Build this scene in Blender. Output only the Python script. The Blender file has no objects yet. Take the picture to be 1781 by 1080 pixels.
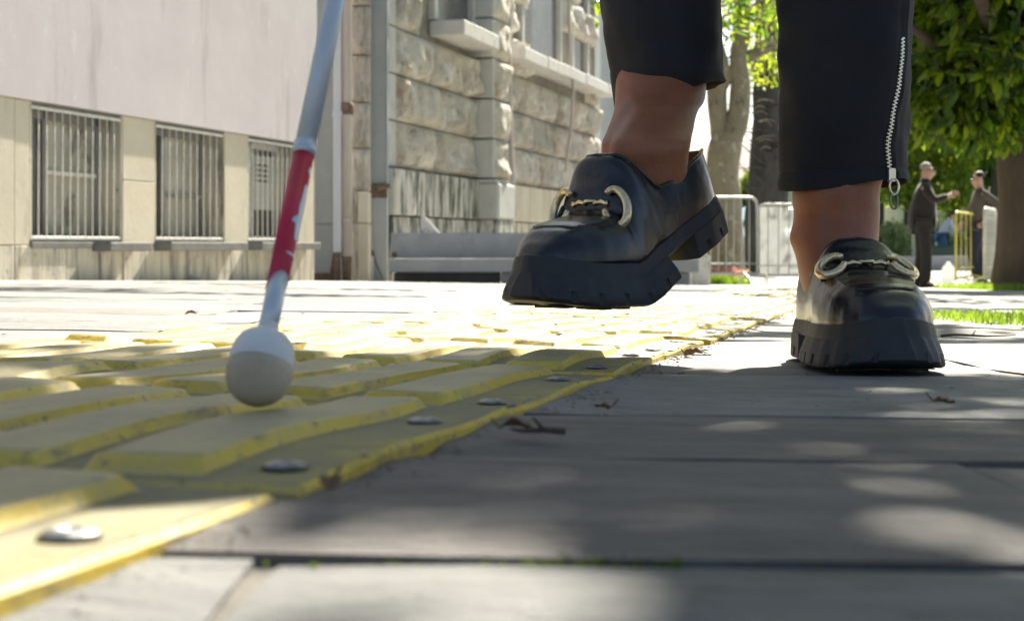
import bpy, bmesh, math, random
from mathutils import Vector, Matrix, noise
R = math.radians
rnd = random.Random(7)
scene = bpy.context.scene
COL = scene.collection

# ------------------------------------------------------------------ camera
FPX, CX, HY, CZ = 2500.0, 890.0, 425.0, 0.104     # focal length / principal column / horizon row of the 1781 px wide photo
cam_d = bpy.data.cameras.new('camera'); cam = bpy.data.objects.new('camera', cam_d); COL.objects.link(cam)
scene.camera = cam
cam.location = (0, 0, CZ); cam.rotation_euler = (R(90), 0, 0)
cam_d.sensor_width = 36; cam_d.lens = 36 * FPX / 1781
cam_d.shift_y = -(540 - HY) / 1781
cam_d.clip_start = 0.03; cam_d.clip_end = 3000
cam_d.dof.use_dof = True; cam_d.dof.focus_distance = 1.45; cam_d.dof.aperture_fstop = 15

# ------------------------------------------------------------------ light
SUN_AZ, SUN_EL = R(21.5), R(42)                     # azimuth from +Y towards +X
sdir = Vector((math.sin(SUN_AZ) * math.cos(SUN_EL), math.cos(SUN_AZ) * math.cos(SUN_EL), math.sin(SUN_EL)))
world = bpy.data.worlds.new('World'); scene.world = world; world.use_nodes = True
nt = world.node_tree
sky = nt.nodes.new('ShaderNodeTexSky'); sky.sky_type = 'NISHITA'; sky.sun_disc = False
sky.sun_elevation = SUN_EL; sky.sun_rotation = SUN_AZ
sky.air_density = 1.0; sky.dust_density = 1.6; sky.ozone_density = 1.0
bg = nt.nodes['Background']; bg.inputs['Strength'].default_value = 0.05
nt.links.new(sky.outputs[0], bg.inputs[0])
sl = bpy.data.lights.new('sun', 'SUN'); sl.energy = 5.0; sl.angle = R(0.53); sl.color = (1.0, 0.93, 0.79)
sun = bpy.data.objects.new('sun', sl); COL.objects.link(sun)
sun.rotation_euler = (-sdir).to_track_quat('-Z', 'Y').to_euler(); sun.location = (5, 12, 14)
vs = scene.view_settings
vs.view_transform = 'Standard'; vs.look = 'None'; vs.gamma = 1; vs.use_curve_mapping = False
vs.exposure = 1.75

# ------------------------------------------------------------------ pixel <-> world
def clamp(v, a, b): return max(a, min(b, v))
def g(x, y):                                     # height of the gently sloping ground
    return 0.0297 - 0.02214 * clamp(y, -3, 20) - 0.01444 * clamp(x, -9, 9)
def P(px, py, D): return Vector(((px - CX) / FPX * D, D, CZ - (py - HY) / FPX * D))
def G(px, D, dz=0):
    x = (px - CX) / FPX * D
    return Vector((x, D, g(x, D) + dz))
GN = Vector((0.01444, 0.02214, 1)).normalized()
def ground_rot(a=0.0):
    ex = Vector((math.cos(a), math.sin(a), 0)); ex = (ex - GN * ex.dot(GN)).normalized(); ey = GN.cross(ex)
    return Matrix((ex, ey, GN)).transposed()

# ------------------------------------------------------------------ materials
def mat(name, col, rough=0.7, metal=0.0, col2=None, scale=5.0, bump=0.0, bscale=None, detail=6, stretch=(1,1,1),
        rand=0.0, spec=0.5, coords='Object', sss=0.0, sheen=0.0, trans=0.0, transl=0.0, lo=0.35, hi=0.65, coat=0.0, spots=None):
    m = bpy.data.materials.new(name); m.use_nodes = True
    n, l = m.node_tree.nodes, m.node_tree.links
    b = n['Principled BSDF']
    b.inputs['Base Color'].default_value = (*col, 1); b.inputs['Roughness'].default_value = rough
    b.inputs['Metallic'].default_value = metal; b.inputs['Specular IOR Level'].default_value = spec
    if sss: b.inputs['Subsurface Weight'].default_value = sss; b.inputs['Subsurface Radius'].default_value = (.01,.004,.002)
    if sheen: b.inputs['Sheen Weight'].default_value = sheen
    if coat: b.inputs['Coat Weight'].default_value = coat; b.inputs['Coat Roughness'].default_value = .15
    if trans: b.inputs['Transmission Weight'].default_value = trans
    tc = n.new('ShaderNodeTexCoord'); mp = n.new('ShaderNodeMapping'); mp.inputs['Scale'].default_value = stretch
    l.new(tc.outputs[coords], mp.inputs[0])
    vec = mp.outputs[0]
    oi = None
    if rand:
        oi = n.new('ShaderNodeObjectInfo'); ad = n.new('ShaderNodeVectorMath'); ad.operation = 'ADD'
        mu = n.new('ShaderNodeMath'); mu.operation = 'MULTIPLY'; mu.inputs[1].default_value = 37
        l.new(oi.outputs['Random'], mu.inputs[0]); l.new(mp.outputs[0], ad.inputs[0]); l.new(mu.outputs[0], ad.inputs[1]); vec = ad.outputs[0]
    out = None
    if col2 is not None:
        nz = n.new('ShaderNodeTexNoise'); nz.inputs['Scale'].default_value = scale; nz.inputs['Detail'].default_value = detail
        nz.inputs['Roughness'].default_value = .65
        l.new(vec, nz.inputs['Vector'])
        cr = n.new('ShaderNodeValToRGB'); cr.color_ramp.elements[0].position = lo; cr.color_ramp.elements[1].position = hi
        cr.color_ramp.elements[0].color = (*col, 1); cr.color_ramp.elements[1].color = (*col2, 1)
        l.new(nz.outputs['Fac'], cr.inputs[0]); out = cr.outputs[0]
    if spots:                                     # (colour, scale, lo, hi, stretch)
        for sc, ss, slo, shi, sst in spots:
            mp2 = n.new('ShaderNodeMapping'); mp2.inputs['Scale'].default_value = sst; l.new(vec, mp2.inputs[0])
            nz = n.new('ShaderNodeTexNoise'); nz.inputs['Scale'].default_value = ss; nz.inputs['Detail'].default_value = 8; nz.inputs['Roughness'].default_value = .7
            l.new(mp2.outputs[0], nz.inputs['Vector'])
            mr = n.new('ShaderNodeMapRange'); mr.inputs[1].default_value = slo; mr.inputs[2].default_value = shi
            l.new(nz.outputs['Fac'], mr.inputs[0])
            mx = n.new('ShaderNodeMix'); mx.data_type = 'RGBA'
            l.new(mr.outputs[0], mx.inputs['Factor'])
            if out: l.new(out, mx.inputs['A'])
            else: mx.inputs['A'].default_value = (*col, 1)
            mx.inputs['B'].default_value = (*sc, 1); out = mx.outputs['Result']
    if rand:
        hs = n.new('ShaderNodeHueSaturation')
        mr = n.new('ShaderNodeMapRange'); mr.inputs[3].default_value = 1 - rand; mr.inputs[4].default_value = 1 + rand
        l.new(oi.outputs['Random'], mr.inputs[0]); l.new(mr.outputs[0], hs.inputs['Value'])
        if out: l.new(out, hs.inputs['Color'])
        else: hs.inputs['Color'].default_value = (*col, 1)
        out = hs.outputs[0]
    if out: l.new(out, b.inputs['Base Color'])
    if bump:
        nb = n.new('ShaderNodeTexNoise'); nb.inputs['Scale'].default_value = bscale or scale * 4; nb.inputs['Detail'].default_value = 8
        nb.inputs['Roughness'].default_value = .65
        l.new(vec, nb.inputs['Vector'])
        bp = n.new('ShaderNodeBump'); bp.inputs['Distance'].default_value = bump; bp.inputs['Strength'].default_value = .8
        l.new(nb.outputs['Fac'], bp.inputs['Height']); l.new(bp.outputs[0], b.inputs['Normal'])
    if transl:
        tr = n.new('ShaderNodeBsdfTranslucent'); ms = n.new('ShaderNodeMixShader'); ms.inputs[0].default_value = transl
        if out: 
            l.new(out, tr.inputs[0])
        else: tr.inputs[0].default_value = (*[min(1, c * 1.6) for c in col], 1)
        l.new(b.outputs[0], ms.inputs[1]); l.new(tr.outputs[0], ms.inputs[2]); l.new(ms.outputs[0], n['Material Output'].inputs[0])
    return m

def leaf_mat(name, cols, transl=.5, rough=.4, boost=3.4):
    m = bpy.data.materials.new(name); m.use_nodes = True
    n, l = m.node_tree.nodes, m.node_tree.links; b = n['Principled BSDF']
    ge = n.new('ShaderNodeNewGeometry'); cr = n.new('ShaderNodeValToRGB')
    els = cr.color_ramp.elements
    for i, c in enumerate(cols):
        e = els[i] if i < 2 else els.new(1)
        e.position = i / (len(cols) - 1); e.color = (*c, 1)
    oi = n.new('ShaderNodeObjectInfo'); ad = n.new('ShaderNodeMath'); ad.operation = 'ADD'
    fr = n.new('ShaderNodeMath'); fr.operation = 'FRACT'
    l.new(ge.outputs['Random Per Island'], ad.inputs[0]); l.new(oi.outputs['Random'], ad.inputs[1]); l.new(ad.outputs[0], fr.inputs[0])
    l.new(fr.outputs[0], cr.inputs[0]); l.new(cr.outputs[0], b.inputs['Base Color'])
    b.inputs['Roughness'].default_value = rough
    tr = n.new('ShaderNodeBsdfTranslucent'); ms = n.new('ShaderNodeMixShader'); ms.inputs[0].default_value = transl
    gm = n.new('ShaderNodeVectorMath'); gm.operation = 'MULTIPLY'; gm.inputs[1].default_value = (boost * 1.15, boost, boost * .45)
    l.new(cr.outputs[0], gm.inputs[0]); l.new(gm.outputs[0], tr.inputs[0])
    l.new(b.outputs[0], ms.inputs[1]); l.new(tr.outputs[0], ms.inputs[2]); l.new(ms.outputs[0], n['Material Output'].inputs[0])
    return m

M = {}
M['ground'] = mat('ground_stone', (.25,.24,.22), .65, col2=(.33,.32,.29), scale=1.5, bump=.004, bscale=30, spots=[((.22,.21,.19), .6, .55, .7, (1,3,1))])
M['slab'] = mat('paving_slab', (.135,.137,.135), .62, col2=(.215,.215,.21), scale=5, bump=.007, bscale=38, rand=.17,
                spots=[((.08,.077,.07), 7, .50, .72, (1,1.5,1)), ((.33,.32,.30), 60, .62, .72, (1,1,1)), ((.055,.05,.045), 16, .60, .68, (1,1.6,1))])
M['slab_brown'] = mat('brown_paving_slab', (.118,.104,.096), .62, col2=(.185,.165,.152), scale=5, bump=.007, bscale=38, rand=.12,
                spots=[((.05,.045,.04), 18, .60, .68, (1,1.6,1)), ((.07,.062,.055), 7, .50, .72, (1,1.5,1)), ((.27,.25,.23), 60, .64, .74, (1,1,1))])
M['grout'] = mat('joint_dirt', (.06,.055,.045), .95, col2=(.11,.10,.08), scale=20, bump=.004)
M['jointfill'] = mat('joint_sand', (.10,.093,.078), .9, col2=(.17,.155,.13), scale=40, bump=.003)
M['moss'] = leaf_mat('moss', [(.03,.05,.01),(.06,.10,.015),(.045,.07,.012)], .3, .8)
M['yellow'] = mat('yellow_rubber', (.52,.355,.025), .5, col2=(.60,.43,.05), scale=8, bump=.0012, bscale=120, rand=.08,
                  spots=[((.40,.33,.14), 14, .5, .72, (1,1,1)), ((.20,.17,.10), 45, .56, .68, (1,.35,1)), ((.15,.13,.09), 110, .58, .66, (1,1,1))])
def yellow():
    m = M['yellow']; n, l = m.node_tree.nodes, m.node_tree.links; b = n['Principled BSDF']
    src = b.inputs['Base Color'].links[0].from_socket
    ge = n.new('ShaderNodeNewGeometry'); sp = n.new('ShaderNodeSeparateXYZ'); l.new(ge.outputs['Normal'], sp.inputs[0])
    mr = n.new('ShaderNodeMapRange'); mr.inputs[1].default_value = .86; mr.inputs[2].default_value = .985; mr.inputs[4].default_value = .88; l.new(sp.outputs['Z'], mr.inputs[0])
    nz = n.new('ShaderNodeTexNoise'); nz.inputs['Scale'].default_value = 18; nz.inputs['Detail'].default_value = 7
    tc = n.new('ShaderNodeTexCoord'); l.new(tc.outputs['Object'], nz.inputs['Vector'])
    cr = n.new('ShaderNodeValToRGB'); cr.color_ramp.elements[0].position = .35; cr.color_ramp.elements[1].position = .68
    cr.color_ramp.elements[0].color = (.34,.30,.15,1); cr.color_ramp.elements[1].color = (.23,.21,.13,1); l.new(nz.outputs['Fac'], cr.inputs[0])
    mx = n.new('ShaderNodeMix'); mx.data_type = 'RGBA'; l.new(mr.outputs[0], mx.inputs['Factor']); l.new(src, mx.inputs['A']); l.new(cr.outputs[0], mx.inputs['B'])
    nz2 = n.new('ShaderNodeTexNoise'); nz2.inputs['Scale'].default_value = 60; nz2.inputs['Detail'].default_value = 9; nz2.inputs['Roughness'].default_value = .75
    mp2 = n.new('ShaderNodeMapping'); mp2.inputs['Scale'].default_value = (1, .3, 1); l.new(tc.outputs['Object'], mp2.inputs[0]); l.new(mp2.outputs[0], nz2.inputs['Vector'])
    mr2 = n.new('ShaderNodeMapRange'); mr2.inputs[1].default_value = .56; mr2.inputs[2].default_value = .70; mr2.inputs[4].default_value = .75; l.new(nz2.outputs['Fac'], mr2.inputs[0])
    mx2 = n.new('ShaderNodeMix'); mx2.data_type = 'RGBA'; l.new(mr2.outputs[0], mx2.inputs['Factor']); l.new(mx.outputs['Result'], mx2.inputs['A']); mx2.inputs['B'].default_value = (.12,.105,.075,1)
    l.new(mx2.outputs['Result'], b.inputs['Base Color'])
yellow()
M['yellow_dirty'] = mat('dirty_yellow_rubber', (.15,.135,.08), .7, col2=(.24,.205,.09), scale=12, bump=.0015, bscale=90, spots=[((.34,.27,.07), 9, .52, .68, (1,1,1)), ((.10,.09,.075), 30, .6, .72, (1,1,1))])
M['steel'] = mat('steel', (.36,.37,.38), .45, 1.0, col2=(.16,.15,.14), scale=90, bump=.0005)
M['galv'] = mat('galvanised_steel', (.62,.63,.62), .5, .6, col2=(.48,.48,.46), scale=12)
M['pink'] = mat('pink_plaster', (.57,.52,.535), .9, col2=(.63,.58,.595), scale=1.4, bump=.0012, bscale=40,
                spots=[((.40,.355,.35), 1.0, .56, .74, (3,3,.4)), ((.66,.64,.64), 6, .63, .66, (2,2,.6)), ((.34,.29,.26), 9, .70, .73, (1,1,.7))])
M['cream'] = mat('cream_stone', (.62,.54,.41), .85, col2=(.70,.63,.50), scale=1.6, bump=.003, bscale=30, rand=.05,
                 spots=[((.36,.31,.24), 3, .6, .75, (2,2,.5)), ((.70,.67,.58), 2.2, .56, .72, (2,2,.5))])
M['cream_dirty'] = mat('stained_cream_stone', (.58,.52,.40), .85, col2=(.68,.62,.50), scale=2.5, bump=.003, bscale=30, rand=.06,
                 spots=[((.17,.155,.13), 3.5, .47, .66, (2.5,2.5,.35)), ((.12,.11,.09), 20, .6, .7, (1,1,1))])
M['sill'] = mat('sill_concrete', (.15,.145,.135), .9, col2=(.21,.20,.19), scale=8, bump=.004)
M['whitepaint'] = mat('white_painted_metal', (.84,.83,.78), .5, col2=(.60,.57,.50), scale=20, bump=.001)
M['frame'] = mat('old_window_frame', (.30,.285,.26), .7, col2=(.22,.20,.18), scale=8)
M['glass'] = mat('dusty_glass', (.36,.33,.26), .35, col2=(.52,.48,.39), scale=2.5, spots=[((.16,.14,.11), 3, .55, .66, (1,1,1))], spec=.6)
M['glass_dark'] = mat('dark_glass', (.07,.068,.065), .2, col2=(.13,.125,.12), scale=3, spec=.6)
M['board'] = mat('pale_board', (.55,.53,.48), .8, col2=(.45,.43,.38), scale=3)
M['dark'] = mat('unlit_dark', (.03,.028,.025), .9)  # near-black colour standing in for shade inside openings
M['greycol'] = mat('grey_painted_metal', (.34,.36,.35), .6, col2=(.40,.42,.41), scale=3, bump=.001, spots=[((.22,.20,.17), 5, .62, .72, (1,1,.5)), ((.58,.6,.62), 30, .68, .7, (1,1,.5))])
M['palecol'] = mat('pale_blue_metal', (.58,.62,.66), .5, col2=(.66,.68,.70), scale=4)
M['beigepipe'] = mat('beige_pipe', (.46,.40,.36), .55, col2=(.58,.52,.48), scale=6, stretch=(4,4,.3))
M['rust'] = mat('rusty_metal', (.12,.075,.05), .9, col2=(.24,.17,.12), scale=14, bump=.004)
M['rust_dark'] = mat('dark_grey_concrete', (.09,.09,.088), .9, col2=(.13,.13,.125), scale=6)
M['stone'] = mat('rock_faced_stone', (.46,.41,.335), .9, col2=(.60,.55,.475), scale=3, bump=.035, bscale=10, rand=.12,
                 spots=[((.30,.20,.11), 2.2, .52, .72, (1.3,1.3,.5)), ((.70,.675,.62), 2.6, .53, .66, (1,1,.7)), ((.13,.115,.10), 6, .57, .70, (1.6,1.6,.45))])
M['smooth'] = mat('dressed_stone', (.50,.49,.46), .85, col2=(.58,.57,.54), scale=3, bump=.006, bscale=18, rand=.05,
                 spots=[((.36,.35,.32), 4, .6, .75, (1,1,.6))])
M['mossy'] = mat('stained_base_stone', (.50,.47,.41), .85, col2=(.58,.55,.50), scale=2, bump=.008, bscale=15, rand=.05,
                 spots=[((.085,.10,.075), 3.2, .46, .56, (2.2,2.2,.35)), ((.66,.64,.58), 5, .6, .68, (2,2,.3))])
M['ledge'] = mat('pale_ledge_stone', (.60,.585,.55), .8, col2=(.68,.66,.62), scale=5, bump=.008, bscale=12, spots=[((.40,.36,.30), 4, .55, .72, (1,1,.6)), ((.22,.19,.16), 12, .62, .7, (1,1,.6))])
M['mortar'] = mat('wall_core', (.22,.20,.17), .95, col2=(.32,.29,.24), scale=5, bump=.01)
M['beam'] = mat('grey_concrete', (.31,.32,.33), .85, col2=(.38,.39,.40), scale=4, bump=.003, spots=[((.22,.20,.18), 6, .6, .75, (1,1,.5))])
M['skin'] = mat('skin', (.27,.086,.036), .5, col2=(.33,.115,.048), scale=30, bump=.0008, bscale=220, sss=.15, spots=[((.30,.10,.06), 16, .52, .72, (1,1,1)), ((.13,.05,.03), 60, .66, .74, (1,1,1))])
M['skin_face'] = mat('pale_skin', (.55,.32,.24), .55, col2=(.60,.37,.28), scale=10)
M['trouser'] = mat('black_trouser_cloth', (.019,.0175,.0195), .8, col2=(.027,.025,.028), scale=14, bump=.0006, bscale=500, spec=.25, sheen=.04)
M['leather'] = mat('black_leather', (.008,.0085,.0095), .24, col2=(.014,.014,.016), scale=20, bump=.0011, bscale=110, spec=.42, coat=.3, spots=[((.035,.033,.030), 26, .64, .74, (1,1,1))])
M['sole'] = mat('black_rubber_sole', (.018,.018,.020), .6, col2=(.028,.027,.029), scale=30, bump=.0004, bscale=300, spots=[((.06,.057,.052), 25, .62, .78, (1,1,1))])
M['lining'] = mat('tan_lining', (.45,.25,.12), .6)
M['gold'] = mat('gold_metal', (.85,.66,.40), .22, 1.0)
M['rhinestone'] = mat('rhinestone', (.98,.80,.50), .28, .7, col2=(.70,.52,.28), scale=400)
M['zipmetal'] = mat('zip_metal', (.80,.74,.60), .28, 1.0)
M['cane_white'] = mat('silver_reflective_tape', (.62,.65,.68), .35, .25, col2=(.48,.50,.53), scale=30, stretch=(1,1,.2), bump=.0003,
                      spots=[((.25,.26,.27), 40, .62, .68, (1,1,.4))])
M['cane_red'] = mat('red_reflective_tape', (.50,.012,.04), .4, col2=(.60,.02,.06), scale=40, spots=[((.66,.62,.62), 60, .70, .73, (1,1,.5))])
M['ball'] = mat('worn_nylon', (.66,.65,.62), .5, col2=(.72,.71,.69), scale=30, bump=.0004, bscale=200)
M['ball_dirty'] = mat('scuffed_nylon', (.42,.33,.22), .65, col2=(.52,.44,.33), scale=35, bump=.0006, bscale=200)
M['bark_pale'] = mat('plane_bark', (.22,.19,.13), .9, col2=(.32,.28,.19), scale=3, bump=.03, bscale=9, spots=[((.44,.43,.34), 5, .56, .61, (1,1,.7)), ((.12,.10,.07), 4, .6, .66, (1,1,.5))])
M['bark_dark'] = mat('dark_bark', (.045,.042,.038), .95, col2=(.085,.08,.072), scale=6, bump=.04, bscale=12, stretch=(1,1,.35))
M['bark_brown'] = mat('brown_bark', (.07,.052,.038), .95, col2=(.12,.09,.065), scale=5, bump=.03, bscale=10, stretch=(1,1,.3))
M['magnolia'] = leaf_mat('glossy_leaf', [(.03,.065,.012),(.055,.11,.018),(.13,.19,.02),(.045,.09,.015),(.02,.045,.01)], .5, .25)
M['spring'] = leaf_mat('spring_leaf', [(.10,.15,.02),(.14,.18,.03),(.08,.13,.02)], .5, .5)
M['green'] = leaf_mat('green_leaf', [(.04,.09,.02),(.06,.11,.02),(.09,.14,.025)], .4, .5)
M['blue_green'] = leaf_mat('blue_green_leaf', [(.03,.06,.03),(.04,.08,.04),(.05,.09,.03)], .25, .6)
M['pale_leaf'] = leaf_mat('pale_leaf', [(.20,.28,.12),(.30,.36,.20),(.14,.22,.08)], .35, .6, 1.5)
M['grass'] = leaf_mat('grass_blade', [(.07,.13,.02),(.11,.18,.03),(.05,.10,.02)], .45, .6)
M['soil'] = mat('soil', (.07,.055,.04), .95, col2=(.12,.10,.07), scale=10, bump=.01)
M['lawn'] = mat('lawn', (.10,.16,.03), .9, col2=(.14,.22,.05), scale=3, bump=.02)
M['road'] = mat('pale_asphalt', (.30,.30,.29), .85, col2=(.36,.36,.35), scale=2, bump=.003)
M['kerb'] = mat('kerb_stone', (.33,.32,.31), .85, col2=(.40,.39,.37), scale=5)
M['jacket'] = mat('dark_brown_cloth', (.020,.015,.016), .9, col2=(.028,.021,.022), scale=12, bump=.003, sheen=.2)
M['jeans'] = mat('dark_navy_cloth', (.014,.018,.032), .85, col2=(.022,.027,.045), scale=12, bump=.003)
M['pants'] = mat('dark_grey_cloth', (.022,.019,.020), .9, col2=(.030,.027,.028), scale=12, bump=.003)
M['sweater'] = mat('taupe_knit', (.10,.082,.072), .9, col2=(.13,.105,.095), scale=14, bump=.004)
M['coat'] = mat('black_coat_cloth', (.02,.018,.018), .85, col2=(.03,.028,.027), scale=12, bump=.003)
M['hair_grey'] = mat('grey_hair', (.42,.41,.40), .7, col2=(.25,.25,.25), scale=60, bump=.004)
M['hair_dark'] = mat('dark_hair', (.03,.02,.015), .6, col2=(.05,.035,.025), scale=60, bump=.004)
M['blackplastic'] = mat('black_plastic', (.01,.01,.01), .3)
M['shoe'] = mat('black_shoe', (.012,.011,.010), .4)
M['yellowpaint'] = mat('yellow_paint', (.70,.62,.08), .45, col2=(.60,.52,.07), scale=15)
M['greyboard'] = mat('grey_translucent_sheet', (.50,.51,.50), .5, col2=(.42,.43,.42), scale=3, transl=.3)
M['greyboard'].node_tree.nodes['Principled BSDF'].inputs['Alpha'].default_value = .45
M['plastic'] = mat('clear_plastic', (.75,.78,.78), .25, transl=.5)
M['carpaint'] = mat('pale_blue_car_paint', (.42,.58,.66), .25, .3, coat=.6, spec=.6)
M['carglass'] = mat('car_glass', (.03,.04,.05), .08, spec=.8)
M['tyre'] = mat('tyre', (.02,.02,.02), .8)
M['lamp'] = mat('headlight_lens', (.7,.72,.74), .15)
M['bluefab'] = mat('blue_cloth', (.10,.16,.35), .8)
M['beigewall'] = mat('beige_render', (.50,.45,.38), .9, col2=(.56,.51,.44), scale=1)
M['farwhite'] = mat('far_white_wall', (.62,.62,.62), .9, col2=(.70,.70,.70), scale=1)
M['roof'] = mat('roof_tile', (.40,.30,.26), .85, col2=(.50,.40,.36), scale=3, stretch=(1,6,1))
M['planter'] = mat('dark_green_paint', (.02,.06,.045), .5)
M['flower'] = leaf_mat('pink_petal', [(.6,.22,.32),(.65,.35,.42),(.6,.4,.42)], .4, .6, 1.3)
M['dryleaf'] = mat('dry_leaf', (.14,.08,.04), .8, col2=(.26,.17,.09), scale=30, bump=.002, rand=.3)
M['debris'] = mat('debris', (.12,.09,.06), .9, col2=(.3,.26,.2), scale=15)
M['paper'] = mat('white_scrap', (.75,.78,.78), .5)

# ------------------------------------------------------------------ object helpers
def meta(o, label=None, cat=None, group=None, kind=None):
    if label: o['label'] = label
    if cat: o['category'] = cat
    if group: o['group'] = group
    if kind: o['kind'] = kind
    return o
def empty(name, loc=(0,0,0), rot=(0,0,0), parent=None, **k):
    o = bpy.data.objects.new(name, None); COL.objects.link(o); o.location = loc; o.rotation_euler = rot
    o.empty_display_size = .1
    if parent: o.parent = parent
    return meta(o, **k)
def link(name, me, m=None, parent=None, loc=(0,0,0), rot=(0,0,0), scale=(1,1,1), **k):
    if m is not None and not me.materials: me.materials.append(m)
    o = bpy.data.objects.new(name, me); COL.objects.link(o); o.location = loc; o.rotation_euler = rot; o.scale = scale
    if parent: o.parent = parent
    return meta(o, **k)
def smooth(me, on=True):
    me.polygons.foreach_set('use_smooth', [on] * len(me.polygons)); return me
class MB:                                          # collects shapes for ONE mesh object
    def __init__(s): s.v = []; s.f = []; s.mi = []; s.cur = 0
    def add(s, vs, fs):
        n = len(s.v); s.v += [tuple(v) for v in vs]; s.f += [tuple(i + n for i in f) for f in fs]; s.mi += [s.cur] * len(fs)
    def box(s, a, b, ch=0.0):
        x0,y0,z0 = [min(a[i], b[i]) for i in range(3)]; x1,y1,z1 = [max(a[i], b[i]) for i in range(3)]
        if not ch:
            s.add([(x0,y0,z0),(x1,y0,z0),(x1,y1,z0),(x0,y1,z0),(x0,y0,z1),(x1,y0,z1),(x1,y1,z1),(x0,y1,z1)],
                  [(0,3,2,1),(4,5,6,7),(0,1,5,4),(1,2,6,5),(2,3,7,6),(3,0,4,7)])
        else:
            c = min(ch, (x1-x0)/2.1, (y1-y0)/2.1, (z1-z0)/2.1)
            bm = bmesh.new(); bmesh.ops.create_cube(bm, size=1)
            for v in bm.verts: v.co = Vector(((x0+x1)/2 + v.co.x*(x1-x0), (y0+y1)/2 + v.co.y*(y1-y0), (z0+z1)/2 + v.co.z*(z1-z0)))
            bmesh.ops.bevel(bm, geom=list(bm.edges), offset=c, segments=1, affect='EDGES', profile=.5)
            bm.verts.index_update(); s.add([v.co for v in bm.verts], [[v.index for v in f.verts] for f in bm.faces]); bm.free()
    def tube(s, pts, rad, n=8, caps=True, up=None):
        pts = [Vector(p) for p in pts]; k = len(pts)
        rad = rad if isinstance(rad, (list, tuple)) else [rad] * k
        vs = []; prev = None
        for i, p in enumerate(pts):
            t = (pts[min(i+1, k-1)] - pts[max(i-1, 0)]).normalized()
            if prev is None:
                a = Vector((0,0,1)) if abs(t.z) < .9 else Vector((1,0,0)); u = t.cross(a).normalized()
            else: u = (prev - t * prev.dot(t)).normalized()
            prev = u; w = t.cross(u)
            for j in range(n):
                a = 2*math.pi*j/n; vs.append(p + (u*math.cos(a) + w*math.sin(a)) * rad[i])
        fs = [(i*n+j, i*n+(j+1)%n, (i+1)*n+(j+1)%n, (i+1)*n+j) for i in range(k-1) for j in range(n)]
        if caps: fs += [tuple(range(n-1, -1, -1)), tuple((k-1)*n + j for j in range(n))]
        s.add(vs, fs)
    def loft(s, rings, caps=True, closed=True):
        n = len(rings[0]); k = len(rings); vs = [p for r in rings for p in r]
        m = n if closed else n - 1
        fs = [(i*n+j, i*n+(j+1)%n, (i+1)*n+(j+1)%n, (i+1)*n+j) for i in range(k-1) for j in range(m)]
        if caps and closed: fs += [tuple(range(n-1, -1, -1)), tuple((k-1)*n + j for j in range(n))]
        s.add(vs, fs)
    def mesh(s, name, m=None, sm=False, mats=None):
        me = bpy.data.meshes.new(name); me.from_pydata([tuple(v) for v in s.v], [], s.f)
        if mats:
            for q in mats: me.materials.append(q)
            me.polygons.foreach_set('material_index', s.mi)
        elif m: me.materials.append(m)
        bm = bmesh.new(); bm.from_mesh(me); bmesh.ops.recalc_face_normals(bm, faces=list(bm.faces)); bm.to_mesh(me); bm.free()
        if sm: smooth(me)
        me.update(); return me
    def build(s, name, m, parent=None, sm=False, loc=(0,0,0), rot=(0,0,0), mats=None, **k):
        return link(name, s.mesh(name, m, sm, mats), None, parent, loc, rot, **k)
def boxobj(name, a, b, m, parent=None, ch=0.0, **k):
    q = MB(); q.box(a, b, ch); return q.build(name, m, parent, **k)
def tubeobj(name, pts, r, m, parent=None, n=10, **k):
    q = MB(); q.tube(pts, r, n); o = q.build(name, m, parent, sm=True, **k); return o
def skin(name, verts, edges, radii, m, parent=None, sub=2, root=0, **k):
    me = bpy.data.meshes.new(name); me.from_pydata([tuple(v) for v in verts], edges, []); me.update()
    o = bpy.data.objects.new(name, me); COL.objects.link(o)
    o.modifiers.new('s', 'SKIN').use_smooth_shade = True
    for i, r in enumerate(radii):
        d = me.skin_vertices[0].data[i]; d.radius = r if isinstance(r, tuple) else (r, r); d.use_root = (i == root)
    sb = o.modifiers.new('b', 'SUBSURF'); sb.levels = sub; sb.render_levels = sub
    dg = bpy.context.evaluated_depsgraph_get(); dg.update()
    nm = bpy.data.meshes.new_from_object(o.evaluated_get(dg)); nm.name = name
    bpy.data.objects.remove(o); bpy.data.meshes.remove(me)
    nm.materials.clear(); nm.materials.append(m); smooth(nm)
    return link(name, nm, None, parent, **k)
def solidify(o, th, offset=-1, lvl=0):
    if lvl:
        s = o.modifiers.new('b', 'SUBSURF'); s.levels = lvl; s.render_levels = lvl
    m = o.modifiers.new('s', 'SOLIDIFY'); m.thickness = th; m.offset = offset
def lerp_tab(tab, u):
    if u <= tab[0][0]: return tab[0][1]
    for (a, x), (b, y) in zip(tab, tab[1:]):
        if u <= b:
            f = (u - a) / (b - a); f = f*f*(3-2*f) * .5 + f * .5
            return x + (y - x) * f
    return tab[-1][1]

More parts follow.
